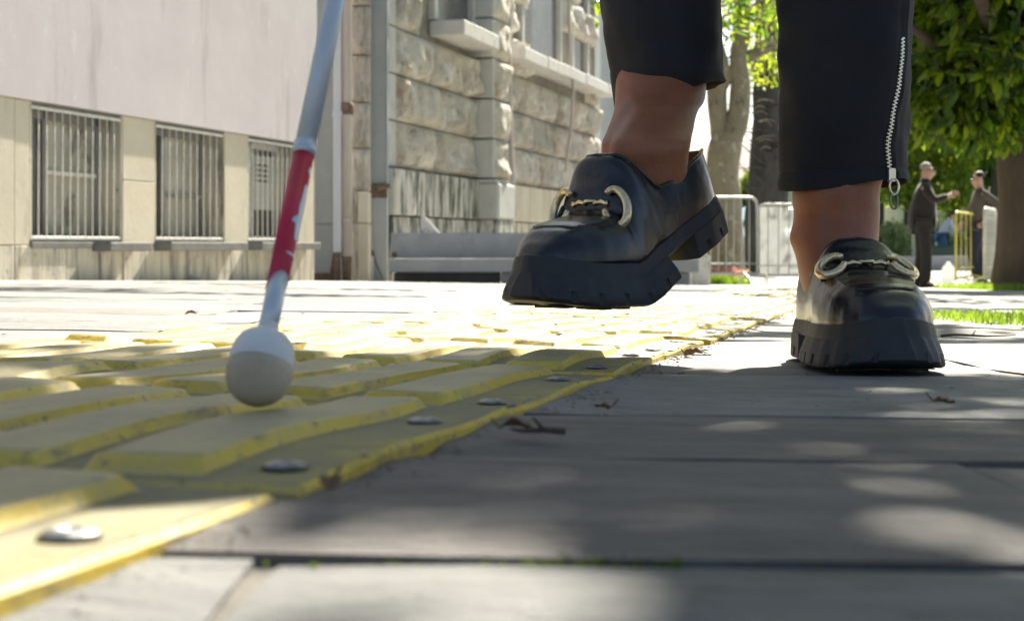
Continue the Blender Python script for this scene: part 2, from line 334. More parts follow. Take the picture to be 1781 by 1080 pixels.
# leaf card clouds: every leaf a folded little blade
def leaf_geo(mb, c, size, nrm, direc, w=.42):
    d = direc.normalized(); sd = d.cross(nrm).normalized(); nn = sd.cross(d)
    L, W = size, size * w
    vs = [c, c + d*L*.35 + sd*W*.5 + nn*W*.12, c + d*L*.75 + sd*W*.36 + nn*W*.06, c + d*L - nn*L*.10,
          c + d*L*.75 - sd*W*.36 + nn*W*.06, c + d*L*.35 - sd*W*.5 + nn*W*.12, c + d*L*.5 - nn*W*.05]
    mb.add(vs, [(0,1,6),(1,2,6),(2,3,6),(3,4,6),(4,5,6),(5,0,6)])
def rvec(r):
    while True:
        v = Vector((r.uniform(-1,1), r.uniform(-1,1), r.uniform(-1,1)))
        if .05 < v.length < 1: return v
def crown(mb, blobs, per, size, r, w=.5, card=False, clump=8):
    for (c, rad) in blobs:
        c = Vector(c); rad = Vector(rad) if not isinstance(rad, (int, float)) else Vector((rad,)*3)
        k = max(1, int(per / clump))
        for i in range(k):
            v = rvec(r); v = v.normalized() * (v.length ** .5)
            cc = c + Vector((v.x*rad.x, v.y*rad.y, v.z*rad.z))
            ax = rvec(r).normalized()
            for j in range(clump):
                p = cc + rvec(r) * size * 1.6
                d = (ax + rvec(r) * .9 + Vector((0,0,-.15))).normalized(); nrm = (Vector((0,0,.7)) + rvec(r)).normalized()
                s = size * r.uniform(.6, 1.25)
                if abs(d.dot(nrm)) > .95: continue
                if card:
                    sd = d.cross(nrm).normalized() * s * w * .5
                    mb.add([p - sd*.4, p + sd*.4 , p + d*s*.5 + sd, p + d*s, p + d*s*.5 - sd], [(0,1,2,3,4)])
                else: leaf_geo(mb, p, s, nrm, d, w)

# ================================================================== GROUND
def axis(lo, hi, fine_lo, fine_hi, fs):
    a = [lo]; v = fine_lo; xs = []
    while v <= fine_hi: xs.append(v); v += fs
    return [lo, lo*.4] + xs + [hi*.3, hi]
xs = axis(-400, 400, -20, 20, 2.0); ys = [-300, -50, -3] + [i * 1.0 for i in range(-1, 24)] + [30, 40, 60, 100, 200, 500, 1500]
mb = MB(); mb.add([(x, y, g(x, y) - .016) for y in ys for x in xs],
                  [(j*len(xs)+i, j*len(xs)+i+1, (j+1)*len(xs)+i+1, (j+1)*len(xs)+i) for j in range(len(ys)-1) for i in range(len(xs)-1)])
mb.build('ground', M['grout'], kind='structure')

def sheet(name, x0, x1, y0, y1, dz, m, n=8, **k):
    q = MB(); q.add([(x0+(x1-x0)*i/n, y0+(y1-y0)*j/n, g(x0+(x1-x0)*i/n, y0+(y1-y0)*j/n)+dz) for j in range(n+1) for i in range(n+1)],
                    [(j*(n+1)+i, j*(n+1)+i+1, (j+1)*(n+1)+i+1, (j+1)*(n+1)+i) for j in range(n) for i in range(n)])
    return q.build(name, m, **k)
NEAR = 7.6
sheet('far_pavement', -12, 8.5, NEAR + .006, 24, -.003, M['ground'], 16, kind='structure')
sheet('road', 8.5, 90, NEAR, 35.2, -.006, M['road'], 16, kind='structure')
sheet('road', -12, 8.5, 24, 35.2, -.006, M['road'], 16, kind='structure')
sheet('lawn', -60, 90, 35.6, 300, -.004, M['lawn'], 4, kind='structure')

# slabs near the camera, each its own piece
pav = empty('pavement', kind='structure')
slab_meshes = []
for k in range(8):
    r = random.Random(50 + k); nx, ny = 9, 6
    q = MB(); vs = []
    for j in range(ny + 1):
        for i in range(nx + 1):
            x = -.5 + i / nx; y = -.5 + j / ny
            edge = min(i, nx - i, j, ny - j) == 0
            z = noise.noise(Vector((x*3 + k*7, y*3, 0))) * .0022 + noise.noise(Vector((x*11, y*9 + k*5, 3))) * .0008
            if edge:
                z -= .0014 + .0012 * r.random(); x *= 1 - .004*r.random(); y *= 1 - .012*r.random()
            vs.append((x, y, z))
    fs = [(j*(nx+1)+i, j*(nx+1)+i+1, (j+1)*(nx+1)+i+1, (j+1)*(nx+1)+i) for j in range(ny) for i in range(nx)]
    q.add(vs, fs)
    rim = [i for i in range(nx+1)] + [(j)*(nx+1)+nx for j in range(1, ny+1)] + [ny*(nx+1)+i for i in range(nx-1, -1, -1)] + [j*(nx+1) for j in range(ny-1, 0, -1)]
    base = [vs[i] for i in rim]; n = len(rim)
    q.add(base + [(x*1.0, y*1.0, -.03) for x, y, z in base], [(i, i+n, (i+1)%n+n, (i+1)%n) for i in range(n)])
    mA = q.mesh('slab', M['slab']); mB_ = mA.copy(); mB_.materials.clear(); mB_.materials.append(M['slab_brown'])
    for m_ in (mA, mB_): smooth(m_)
    slab_meshes.append((mA, mB_))
row_edges = [.02, .20, .386, .60, .79, 1.14, 1.45, 1.80, 2.12, 2.46, 2.85, 3.4]
while row_edges[-1] < NEAR - .35: row_edges.append(row_edges[-1] + rnd.uniform(.38, .55))
row_edges[-1] = NEAR
brown_rows = {2: .8, 3: .9, 4: .15, 5: .95, 1: .0, 6: .2}
GR = ground_rot(0)
for k in range(len(row_edges) - 1):
    y0, y1 = row_edges[k], row_edges[k+1]; yc = (y0+y1)/2
    half = .36 * y1 * 1.12 + .5
    x = -half - rnd.uniform(0, .4)
    while x < half:
        w = rnd.uniform(.42, .78) if yc < 3.4 else rnd.uniform(.7, 1.1)
        if k == 5 and x < .3 < x + w + .25: w = .425 - x          # slab joint beside the standing shoe
        xc = x + w/2
        if not (2.46 < yc < 3.4 and xc > .95 + w/2*0 and x > .80):
            me = rnd.choice(slab_meshes)[1 if rnd.random() < brown_rows.get(k, .35) else 0]
            gap = .003 if k != 1 else .005
            o = link('slab', me, parent=pav, loc=(xc, yc, g(xc, yc) + rnd.uniform(-.0012, .0010)), scale=(w - gap, (y1 - y0) - gap, 1))
            o.rotation_euler = (GR @ Matrix.Rotation(rnd.uniform(-.0015, .0015), 3, 'X')).to_euler()
        x += w
# moss and dirt filling in the joints
mb = MB(); r = random.Random(3)
for (yy, xa, xb, n, s) in [(.386, -.25, .30, 200, .0018), (.386, .0, .045, 70, .0028), (.60, -.06, .2, 60, .002), (.20, -.2, .2, 150, .003), (1.14, -.1, .8, 60, .004)]:
    for i in range(n):
        x = r.uniform(xa, xb)
        if noise.noise(Vector((x*25, yy*10, 0))) < -.12: continue
        y = yy + r.gauss(0, .0028)
        leaf_geo(mb, Vector((x, y, g(x, y) - .004)), s * r.uniform(.7, 1.6), rvec(r), Vector((r.uniform(-1,1), r.uniform(-1,1), .9)), .7)
mb.build('moss', M['moss'], kind='stuff')

# grass strip in the pavement, far grass
def grass(name, regions, hgt, seed, label=None):
    r = random.Random(seed); q = MB()
    for (x0, x1, y0, y1, n) in regions:
        for i in range(n):
            x = r.uniform(x0, x1); y = r.uniform(y0, y1)
            if noise.noise(Vector((x*2.2, y*2.2, seed))) < -.25 and r.random() < .75: continue
            z = g(x, y) - .004; h = hgt * r.uniform(.4, 1.2); a = r.uniform(0, math.pi); w = hgt * .07
            dx, dy = math.cos(a)*w, math.sin(a)*w; lx, ly = r.uniform(-.5,.5)*h, r.uniform(-.5,.5)*h
            q.add([(x-dx,y-dy,z),(x+dx,y+dy,z),(x+lx*.4+dx*.6,y+ly*.4+dy*.6,z+h*.6),(x+lx*.4-dx*.6,y+ly*.4-dy*.6,z+h*.6),(x+lx,y+ly,z+h)],
                  [(0,1,2,3),(3,2,4)])
    return q.build(name, M['grass'], kind='stuff')
sheet('soil', .86, 4.5, 2.47, 3.39, -.0038, M['soil'], 4, kind='structure')
grass('grass', [(.84, 2.4, 2.50, 3.35, 9000)], .022, 4)
grass('grass', [(5.15, 7.2, 15.2, 17.6, 5200)], .085, 5)
grass('grass', [(2.5, 3.35, 19.9, 22.5, 3500)], .10, 6)

# ================================================================== TACTILE PATH
PD = Vector((.2425, .9701, 0)); PA = math.atan2(PD.y, PD.x) - math.pi/2      # path direction
path = empty('tactile_path', G(0, 1), label='yellow ribbed rubber guide strip for blind walkers bolted onto the grey pavement slabs', cat='tactile paving')
path.location = (0, 0, 0)
TL = .30; bars = [-.115, -.049, .017, .083]
def tile_mesh(seed):
    r = random.Random(seed)
    hx = .1475; xs = [(-hx, -.0045), (-hx + .002, 0)]
    bw = [r.uniform(.0205, .0225) for _ in bars]
    for b, h in zip(bars, bw): xs += [(b-h-.0035, 0), (b-h-.0022, .0008), (b-h+.0008, .0056), (b-h+.0036, .0066), (b+h-.0036, .0066), (b+h-.0008, .0056), (b+h+.0022, .0008), (b+h+.0035, 0)]
    xs += [(hx - .002, 0), (hx, -.0045)]
    ey = .1315
    ysv = [-.1475, -.1455] + [-ey-.0045, -ey-.002, -ey+.001, -ey+.0035] + [-.12 + .24*i/10 for i in range(11)] + [ey-.0035, ey-.001, ey+.002, ey+.0045] + [.1455, .1475]
    def em(y):
        a = abs(y)
        return clamp((ey + .0045 - a) / .008, 0, 1)
    amp = r.uniform(.0012, .0034); ph = r.uniform(0, 6.28); tw = r.uniform(-.01, .01); cup = r.uniform(.0, .0020)
    def und(x, y):
        return amp * math.sin(y*23 + ph + 2.2*math.sin(x*9 + ph)) * (.7 + .3*math.sin(x*30 + ph)) + cup * (abs(x)/.15)**2 * (.5+.5*math.sin(y*17+ph*2)) + cup*.4*(abs(y)/.15)**3 + amp*.45
    q = MB(); vs = []
    nx, ny = len(xs), len(ysv)
    for y in ysv:
        for (x, h) in xs:
            e = em(y)
            z = (h * e if h > 0 else 0) + .0026
            wob = .0012 * math.sin(y*30 + ph)
            if abs(y) > .147 or h < 0: z = .0005
            vs.append((x + wob, y + .001*math.sin(x*25+ph), z + und(x, y)))
    q.add(vs, [(j*nx+i, j*nx+i+1, (j+1)*nx+i+1, (j+1)*nx+i) for j in range(ny-1) for i in range(nx-1)])
    rim = list(range(nx)) + [j*nx+nx-1 for j in range(1, ny)] + [(ny-1)*nx+i for i in range(nx-2, -1, -1)] + [j*nx for j in range(ny-2, 0, -1)]
    b = [vs[i] for i in rim]; n = len(b)
    q.add(b + [(x, y, -.006) for x, y, z in b], [(i, i+n, (i+1)%n+n, (i+1)%n) for i in range(n)])
    q.mi = []
    for j in range(ny-1):
        for i in range(nx-1):
            flat = xs[i][1] < .0009 and xs[i+1][1] < .0009 or em(ysv[j]) < .05 and em(ysv[j+1]) < .05
            q.mi.append(1 if flat and 0 < i < nx-2 and 0 < j < ny-2 else 0)
    q.mi += [0] * n
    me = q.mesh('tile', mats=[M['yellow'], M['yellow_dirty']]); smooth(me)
    bm = bmesh.new(); bm.from_mesh(me)
    bmesh.ops.remove_doubles(bm, verts=bm.verts, dist=.00005)
    for e in bm.edges:
        if len(e.link_faces) == 2 and e.calc_face_angle(0) > R(38): e.smooth = False
    bm.to_mesh(me); bm.free(); me['und'] = 0
    return me, und
tiles = [tile_mesh(s) for s in range(11)]
q = MB()                                            # screw: domed washer with socket
rr = [(.0, .0012), (.0022, .0012), (.0024, .0020), (.0045, .0020), (.0068, .0013), (.0086, .0)]
rings = [[(a*math.cos(2*math.pi*j/18), a*math.sin(2*math.pi*j/18), z) for j in range(18)] for a, z in rr[1:]]
q.loft(rings[::-1], caps=True); screw_me = q.mesh('screw', M['steel'], True)
edgeX = lambda Y: -.186 + .25 * Y
nt_ = 0
for colm in range(2):
    s = .055 if not colm else -.10
    first = True
    while s < 17:
        TL_ = TL
        Yc = .12 + (s + TL_/2) * PD.y; off = (.15 + .30*colm)
        # right edge line point at arc position
        bx = edgeX(.12) + (s + TL_/2) * PD.x; by = Yc
        perp = Vector((-PD.y, PD.x, 0))
        c = Vector((bx, by, 0)) + perp * off
        me, und = tiles[rnd.randrange(len(tiles))]
        jx = rnd.uniform(-.003, .003)
        o = link('tile', me, parent=path)
        o.location = (c.x + jx, c.y, g(c.x, c.y) + .0008)
        o.rotation_euler = ground_rot(PA + rnd.uniform(-.010, .010) + (math.pi if colm else 0)).to_euler()
        if s < 6.0:
            for (sx, sy) in [(.1275,-.112), (.1275,.055), (-.016,-.06), (-.016,.1395), (-.082,.05)]:
                if rnd.random() < .12: continue
                link('screw', screw_me, parent=o, loc=(sx + .001, sy, .0035 + und(sx, sy)), rot=(0, 0, rnd.uniform(0, 1)))
        if first: o.scale = (1, TL_/TL, 1)
        first = False
        s += TL_ + rnd.uniform(.001, .005)

sheet('joint_filling', -3.3, 3.4, -.3, NEAR, -.0050, M['jointfill'], 16, kind='structure')
# loose things lying on the ground
r = random.Random(21)
def dry_leaf(px, py, size, label, seed):
    D = 186 / (py - (480.4 + .01444*(px-890))); p = G(px, D, .004); rr_ = random.Random(seed)
    q = MB(); n = 7; rows = []
    for i in range(n + 1):
        f = i/n; w = math.sin(math.pi * f ** .8) * size * .3 + .0003
        curl = .25*size*math.sin(f*3.0+seed); rows.append([(f*size - size/2, w*t, abs(t)*w*.8 + curl*.35 + .002*rr_.random()) for t in (-1, -.5, 0, .5, 1)])
    q.loft(rows, caps=False, closed=False)
    q.tube([(-size/2, 0, .002), (-size*.75, .003, .006)], .0006, 5)
    return q.build('dry_leaf', M['dryleaf'], loc=p, rot=(0, 0, rr_.uniform(0, 6.28)), sm=True, label=label, cat='leaf', group='dry leaves lying on the pavement')
dry_leaf(905, 768, .018, 'curled brown dry leaf against the right edge of the yellow tactile strip', 1)
dry_leaf(575, 872, .012, 'small crumpled brown leaf beside the nearest corner of the yellow strip', 2)
dry_leaf(1640, 713, .013, 'small curled brown leaf in front of the planted black loafer', 3)
dry_leaf(1050, 724, .010, 'tiny brown leaf on the paving to the right of the strip, mid way', 4)
dry_leaf(1205, 626, .02, 'little dry leaf at the strip edge between the two feet', 5)
dry_leaf(735, 563, .02, 'small dark leaf lying on the sunlit far side of the yellow strip', 6)
dry_leaf(330, 552, .02, 'dry leaf on the sunlit slabs left of the white cane', 7)
def twig(px, py, L, a, label):
    D = 186 / (py - (480.4 + .01444*(px-890))); p = G(px, D, .004)
    q = MB(); pts = [(L*(i/5-.5), .06*L*math.sin(i*2.1), .002+.012*L*math.sin(i*1.3)) for i in range(6)]
    q.tube(pts, [.0018,.0016,.0015,.0013,.001,.0006], 6); q.tube([pts[2], (pts[2][0]+L*.15, L*.16, .008)], [.001,.0005], 5)
    q.build('twig', M['bark_brown'], loc=p, rot=(0,0,a), sm=True, label=label, cat='twig')
twig(1700, 592, .10, .15, 'thin dark twig lying behind the planted shoe at the right')
twig(935, 772, .025, 2.9, 'short broken twig next to the curled leaf by the yellow strip')
q = MB()                                            # crumbs along the strip edge and over the slabs
for i in range(720):
    if i < 500:
        Y = r.uniform(.3, 3) ; x = edgeX(Y) + abs(r.gauss(0, .010)) - .002
    else:
        Y = .3 + 6*r.random()**1.5; x = r.uniform(-.38, .4) * Y * 1.05
    s = r.uniform(.0005, .0019) * clamp(Y*1.3, .45, 1) * (1 if i < 500 else .5 + Y*.25); z = g(x, Y) + .0005 + (.006 if x < edgeX(Y) and x > edgeX(Y) - .62 else 0)
    a = r.uniform(0, 6.28); L = s * r.choice([1, 1, 1, 2.5, 4])
    c_, s_ = math.cos(a), math.sin(a)
    pts = [(L,0,0),(0,s,0),(-L,0,0),(0,-s,0),(0,0,s*.9),(L*.3,s*.2,s*.7)]
    q.add([(x+px_*c_-py_*s_, Y+px_*s_+py_*c_, z+pz) for px_,py_,pz in pts], [(0,1,5),(1,2,4),(2,3,4),(3,0,5),(1,4,5),(4,3,5)])
q.build('dirt_crumbs', M['debris'], kind='stuff')

# ================================================================== BUILDINGS along the left
WO = Vector((-3.45, 9.7, 0)); WA = math.atan2(1, .2936)
wd = Vector((math.cos(WA), math.sin(WA))); wn = Vector((wd.y, -wd.x))
def T(px, nn=0.0):                                   # distance along the wall for a pixel column, at offset nn in front
    k = (px - CX) / FPX; ox, oy = WO.x + wn.x*nn, WO.y + wn.y*nn
    return (k*oy - ox) / (wd.x - k*wd.y)
def Zt(px, py, nn=0.0):                              # height on the wall for a pixel
    t = T(px, nn); Y = WO.y + wd.y*t + wn.y*nn
    return CZ - (py - HY) / FPX * Y
def gw(t, nn=0): 
    return g(WO.x + wd.x*t + wn.x*nn, WO.y + wd.y*t + wn.y*nn)
def building(name, **k):
    return empty(name, (WO.x, WO.y, 0), (0, 0, WA), **k)
def wb(name, t0, t1, n0, n1, z0, z1, m, par, ch=0.0, **k):    # box in wall coordinates (n = towards the street)
    return boxobj(name, (t0, -n0, z0), (t1, -n1, z1), m, par, ch, **k)

pb = building('pink_building', label='pink plastered building with cream stone plinth and barred basement windows', cat='building')
tE = T(546)                                           # right end of the pink front
wins = [(T(52), T(213)), (T(269), T(390)), (T(430), T(517))]
ZT, ZB = 1.075, .135
zp = 1.105
# upper plaster wall (overhangs the plinth a little)
q = MB(); n_ = 40
for i in range(n_):
    a = -9 + (tE + 9)*i/n_; b = -9 + (tE + 9)*(i+1)/n_
q.box((-9, -.03, zp), (tE, .35, 8.0)); q.build('wall', M['pink'], pb)
def panel(t0, t1, z0, z1, m=None, n1=0.0, par=None):
    return wb('plinth_panel', t0 + .003, t1 - .003, -.16 , n1 + rnd.uniform(-.002, .002), z0 + .003, z1 - .003, m or M['cream'], par or pb, .004)
wb('wall_core', -9, tE, -.35, -.17, -.35, ZB - .03, M['mortar'], pb)
lz = .098
base_seams = [-9, -7.6, -6.2, -4.8, -3.4, -2.1, -.9, T(25), T(115), T(165), T(215), T(269), T(335), T(392), T(430), T(480), tE]
for a, b in zip(base_seams, base_seams[1:]): panel(a, b, -.34, lz, M['cream_dirty'])
def pier(t0, t1, seams):
    zz = [lz] + seams + [zp]
    for a, b in zip(zz, zz[1:]): panel(t0, t1, a, b)
zz = Zt(240, 315)
for a in [-9, -7.4, -5.8, -4.2, -2.6]: 
    pier(a, a + .8, [.6]); panel(a+.8, a+1.6, lz, ZB); 
pier(-1.0, T(25) , []); pier(T(25), wins[0][0], [])
pier(wins[0][1], wins[1][0], [zz]); pier(wins[1][1], wins[2][0], []); pier(wins[2][1], tE, [])
for a in [-9, -7.4, -5.8, -4.2, -2.6]: pass
def basement_window(t0, t1, nb, kind):
    w = empty('window', parent=pb)
    # recess: sides, top, deep sill, black sheet coloured as the room's shade
    wb('window_reveal', t0 + .001, t0 + .025, -.30, -.004, ZB, zp - .004, M['cream_dirty'], w)
    wb('window_reveal', t1 - .025, t1 - .001, -.30, -.004, ZB, zp - .004, M['cream_dirty'], w)
    wb('inner_sill', t0 + .026, t1 - .026, -.30, -.01, ZB - .03, ZB, M['sill'], w)
    wb('lintel', t0 + .026, t1 - .026, -.30, -.01, ZT + .002, zp - .002, M['sill'], w)
    wb('room_shade_sheet', t0, t1, -.42, -.40, ZB - .02, zp, M['dark'], w)
    W = t1 - t0; a, b = t0 + .03, t1 - .03
    q = MB()
    for (x0, x1, z0, z1) in [(a, a + .05, ZB, ZT), (b - .05, b, ZB, ZT), (a, b, ZB, ZB + .05), (a, b, ZT - .06, ZT), (a + W*.33, a + W*.33 + .06, ZB, ZT)]:
        q.box((x0, .19, z0 + .001), (x1, .24, z1 - .001))
    q.build('window_frame', M['frame'] if kind < 2 else M['whitepaint'], w)
    wb('pane', a + .05, a + W*.33, -.23, -.222, ZB + .05, ZT - .06, M['glass_dark'], w)
    if kind < 2:
        zm = ZB + .48 if kind == 0 else ZB + .37
        wb('transom', a + W*.33 + .06, b - .05, -.245, -.185, zm, zm + .03, M['whitepaint'] if kind == 0 else M['frame'], w)
        wb('pane', a + W*.33 + .06, b - .05, -.235, -.225, zm + .03, ZT - .06, M['glass'], w)
        wb('pane', a + W*.33 + .06, b - .05, -.235, -.225, ZB + .05, zm, M['glass'], w)
    else:
        wb('pane', a + W*.33 + .06, b - .05, -.235, -.225, ZB + .05, ZT - .06, M['glass_dark'], w)
        c0 = a + W*.45
        wb('vent_board', c0, b - .06, -.205, -.195, ZB + .3, ZT - .12, M['board'], w)
        for i in range(4):
            for j in range(2):
                wb('vent_slot', c0 + .04 + j*.16, c0 + .16 + j*.16, -.194, -.1935, ZT - .22 - i*.05, ZT - .20 - i*.05, M['dark'], w)
    go = empty('window_grille', parent=pb)
    for (x0, x1, z0, z1) in [(t0 + .008, t1 - .008, ZT - .022, ZT), (t0 + .008, t1 - .008, ZB + .004, ZB + .026)]:
        boxobj('rail', (x0, .004, z0), (x1, .022, z1), M['whitepaint'], go, .002)
    bmq = MB(); bmq.tube([(0,0,0),(0,0,(ZT-ZB)/2),(0,0,ZT - ZB - .03)], .0068, 8); bme = bmq.mesh('bar', M['whitepaint'], True)
    for i in range(nb):
        x = t0 + .014 + (W - .028) * i / (nb - 1)
        lean = rnd.uniform(-.006, .006)
        o = link('bar', bme, parent=go, loc=(x - lean*.4, .011, ZB + .014), rot=(0, lean, 0))
basement_window(*wins[0], 13, 0); basement_window(*wins[1], 11, 1); basement_window(*wins[2], 11, 2)
# concrete sills: first one is broken off to a stub
wb('sill', T(160), T(232), -.005, .16, ZB - .085, ZB - .015, M['sill'], pb, .008)
wb('sill', wins[0][0], T(160) - .004, -.005, .015, ZB - .06, ZB - .015, M['sill'], pb, .004)
wb('sill', T(267), T(404), -.005, .16, ZB - .085, ZB - .012, M['sill'], pb, .008)
wb('sill', T(429), T(533), -.005, .16, ZB - .085, ZB - .012, M['sill'], pb, .008)
wb('side_wall', tE - .3, tE - .001, -6, -.36, -.4, 8, M['pink'], pb)

# posts and pipes between the two buildings
def upright(name, pxa, pxb, D, z1, m, label, cat, dy=.12, shape='box', base=None):
    x0 = (pxa - CX)/FPX*D; x1 = (pxb - CX)/FPX*D; z0 = g((x0+x1)/2, D)
    root = empty(name, ((x0+x1)/2, D, z0 - .02), label=label, cat=cat)
    h = z1 - z0; w = (x1-x0)/2
    return root, w, h
root, w, h = upright('grey_pilaster', 546, 590, 15.5, 8, M['greycol'], 'broad grey-green metal post at the right end of the pink building', 'post')
boxobj('post_shaft', (-w, 0, 0), (w, .30, .62*1.0), M['greycol'], root, .01); boxobj('post_shaft', (-w, .0, .626), (w, .30, h), M['greycol'], root, .01)
q = MB(); q.box((-w - .02, -.03, 0), (w*.35, -.001, .10)); q.add([(w*.2,-.012,0),(w*.75,-.012,0),(w*.72,-.012,.33),(w*.6,-.012,.36),(w*.25,-.012,.12)], [(0,1,2,3,4)])
q.build('rusted_foot', M['rust'], root)
root, w, h = upright('lit_side_pipe', 579, 593, 15.42, 8, None, 'narrow pale blue square pipe coloured as the lit side of the grey-green post', 'pipe')
boxobj('pipe_shaft', (-w, 0, .32), (w, .07, h), M['palecol'], root, .008); boxobj('pipe_collar', (-w-.01, -.01, 1.78), (w+.01, .08, 1.83), M['palecol'], root, .004)  # pale colour paints the post's lit side onto this strip
q = MB(); q.tube([(0,.035,.0),(0,.035,.33)], w*.8, 8); q.build('pipe_stub', M['rust'], root)
root, w, h = upright('drain_pipe', 592, 611, 15.42, 8, None, 'beige round drain pipe with a rusty collar between pale pipe and stone', 'pipe')
tubeobj('pipe_shaft', [(0,.06,.28),(0,.06,h/2),(0,.06,h)], w, M['beigepipe'], root, 16)
tubeobj('pipe_collar', [(0,.06,1.80),(0,.06,1.84),(0,.06,1.90),(0,.06,1.93)], [w*1.1,w*1.35,w*1.35,w*1.15], M['rust'], root, 14)
tubeobj('pipe_joint', [(0,.06,.66),(0,.06,.69)], w*1.1, M['beigepipe'], root, 14)
q = MB(); q.tube([(0,.06,.0),(0,.06,.1),(0.0,.06,.30)], [w*.7,w*.9,w*.96], 12); q.build('pipe_foot', M['rust'], root, sm=True)

# rock faced stone building ------------------------------------------------------
sb = building('stone_building', label='old rusticated stone building with rock-faced blocks and pale window ledges', cat='building')
rock_meshes = []
def rock_block(seed, bulge, nx=12, nz=9, L=1.0, H=.5, strong=1):
    r = random.Random(seed); q = MB(); vs = []
    o = Vector((seed*3.1, seed*1.7, 0))
    for j in range(nz + 1):
        for i in range(nx + 1):
            u = i/nx; v = j/nz
            eu = min(u, 1-u)*L; ev = min(v, 1-v)*H
            m_ = min(1, (eu/.07))**.7 * min(1, (ev/.06))**.7
            nn = noise.noise(Vector((u*L*2.6, v*H*2.6, 0)) + o)*.7 + noise.noise(Vector((u*L*7, v*H*6, 2)) + o)*.22 + noise.noise(Vector((u*L*19, v*H*12, 5)) + o)*.10
            d = m_ * (bulge*.62 + bulge * nn * 1.35 * strong)
            vs.append((u, -max(0, d), v))
    q.add(vs, [(j*(nx+1)+i, j*(nx+1)+i+1, (j+1)*(nx+1)+i+1, (j+1)*(nx+1)+i) for j in range(nz) for i in range(nx)])
    rim = list(range(nx+1)) + [j*(nx+1)+nx for j in range(1, nz+1)] + [nz*(nx+1)+i for i in range(nx-1, -1, -1)] + [j*(nx+1) for j in range(nz-1, 0, -1)]
    b = [vs[i] for i in rim]; n = len(b)
    q.add(b + [(x, .22, z) for x, y, z in b], [(i, i+n, (i+1)%n+n, (i+1)%n) for i in range(n)])
    me = q.mesh('stone_block', M['stone']); bm = bmesh.new(); bm.from_mesh(me); bmesh.ops.remove_doubles(bm, verts=bm.verts, dist=.0001)
    for f in bm.faces: f.smooth = True
    for e in bm.edges:
        if len(e.link_faces) == 2 and e.calc_face_angle(0) > R(50): e.smooth = False
    bm.to_mesh(me); bm.free(); return me
for s in range(14): rock_meshes.append(rock_block(s, .13 if s % 3 else .16))
pier_meshes = []
for s in range(5):
    me = rock_block(40 + s, .10, 8, 9, .35, .5); pier_meshes.append(me)
zrows = [1.00, 1.545, 2.09, 2.64, 3.19, 3.74, 4.3, 4.85, 5.4]
tS = T(674, 0); tP0 = T(822, .0); tP1 = tP0 + .75; tEnd = T(1036)
k_ = 0
PROJ = .30
def block(t0, t1, z0, z1, n0, me, m=None):
    o = link('stone_block', me, parent=sb, loc=(t0 + .008, -n0, z0 + .008), scale=(t1 - t0 - .016, 1, z1 - z0 - .016)); return o
wb('wall_core', tS + .02, tEnd, -1.0, -.06, -.5, 8, M['mortar'], sb)
# dressed quoins facing the street end, each a block
for a, b in zip([.44] + zrows, zrows):
    wb('quoin', tS - .02, tS + .22, -.45, .02, a + .008, b - .008, M['smooth'], sb, .012)
win_spans = [(T(752), T(824)), (T(905), T(975)), (T(993), T(1022))]
ZS = 2.93
for ri, (a, b) in enumerate(zip(zrows, zrows[1:])):
    t = tS + .22; off = (ri % 2)*.55
    segs = [(tS + .22, tP0), (tP1, tEnd)]
    for (sa, sb_) in segs:
        t = sa
        first = True
        while t < sb_ - .05:
            L = rnd.uniform(.95, 1.5)
            if first and ri % 2: L *= .6
            first = False
            e = min(t + L, sb_)
            if sb_ - e < .35: e = sb_
            mid = (t + e)/2
            inwin = any(w0 < mid < w1 for w0, w1 in win_spans) and a > 2.6
            if not inwin: block(t, e, a, b, 0.0, rock_meshes[rnd.randrange(14)])
            t = e
    # projecting pier: dressed side, rocky front
    wb('pier_block', tP0, tP1, -.1, PROJ, a + .010, b - .010, M['smooth'], sb, .02)
    o = link('stone_block', pier_meshes[ri % 5], parent=sb, loc=(tP0 + .03, -PROJ + .005 , a + .02), scale=(tP1 - tP0 - .06, .95, b - a - .04))
# windows (recess, frame, pane) above the ledges
for (w0, w1) in win_spans:
    w = empty('window', parent=sb)
    wb('window_jamb', w0, w0 + .12, -.3, .03, ZS, 5.3, M['smooth'], w, .01); wb('window_jamb', w1 - .12, w1, -.3, .03, ZS, 5.3, M['smooth'], w, .01)
    wb('pane', w0 + .12, w1 - .12, -.058, -.052, ZS, 5.3, M['glass_dark'], w)
    wb('window_frame', w0 + .13, w0 + .22, -.05, 0, ZS + .002, 5.2, M['greycol'], w)
# ledges
def ledge(pa, pb_, z0, z1, pr):
    wb('ledge', T(pa, pr), T(pb_, pr), -.05, pr, z0, z1, M['ledge'], sb, .012)
wb('ledge', T(752), T(752)+1.5, -.05, .42, 2.72, 2.91, M['ledge'], sb, .012)
tl = tP1 + .45
for i, (L, gp) in enumerate([(1.25, .10), (.95, .0), (1.5, .06), (1.7, .12), (1.6, 0)]):
    if tl + L > tEnd: L = tEnd - tl
    if L > .2: wb('ledge', tl, tl + L, -.05, .40, 2.77 + .015*i, 2.95 + .015*i, M['ledge'], sb, .012)
    tl += L + gp
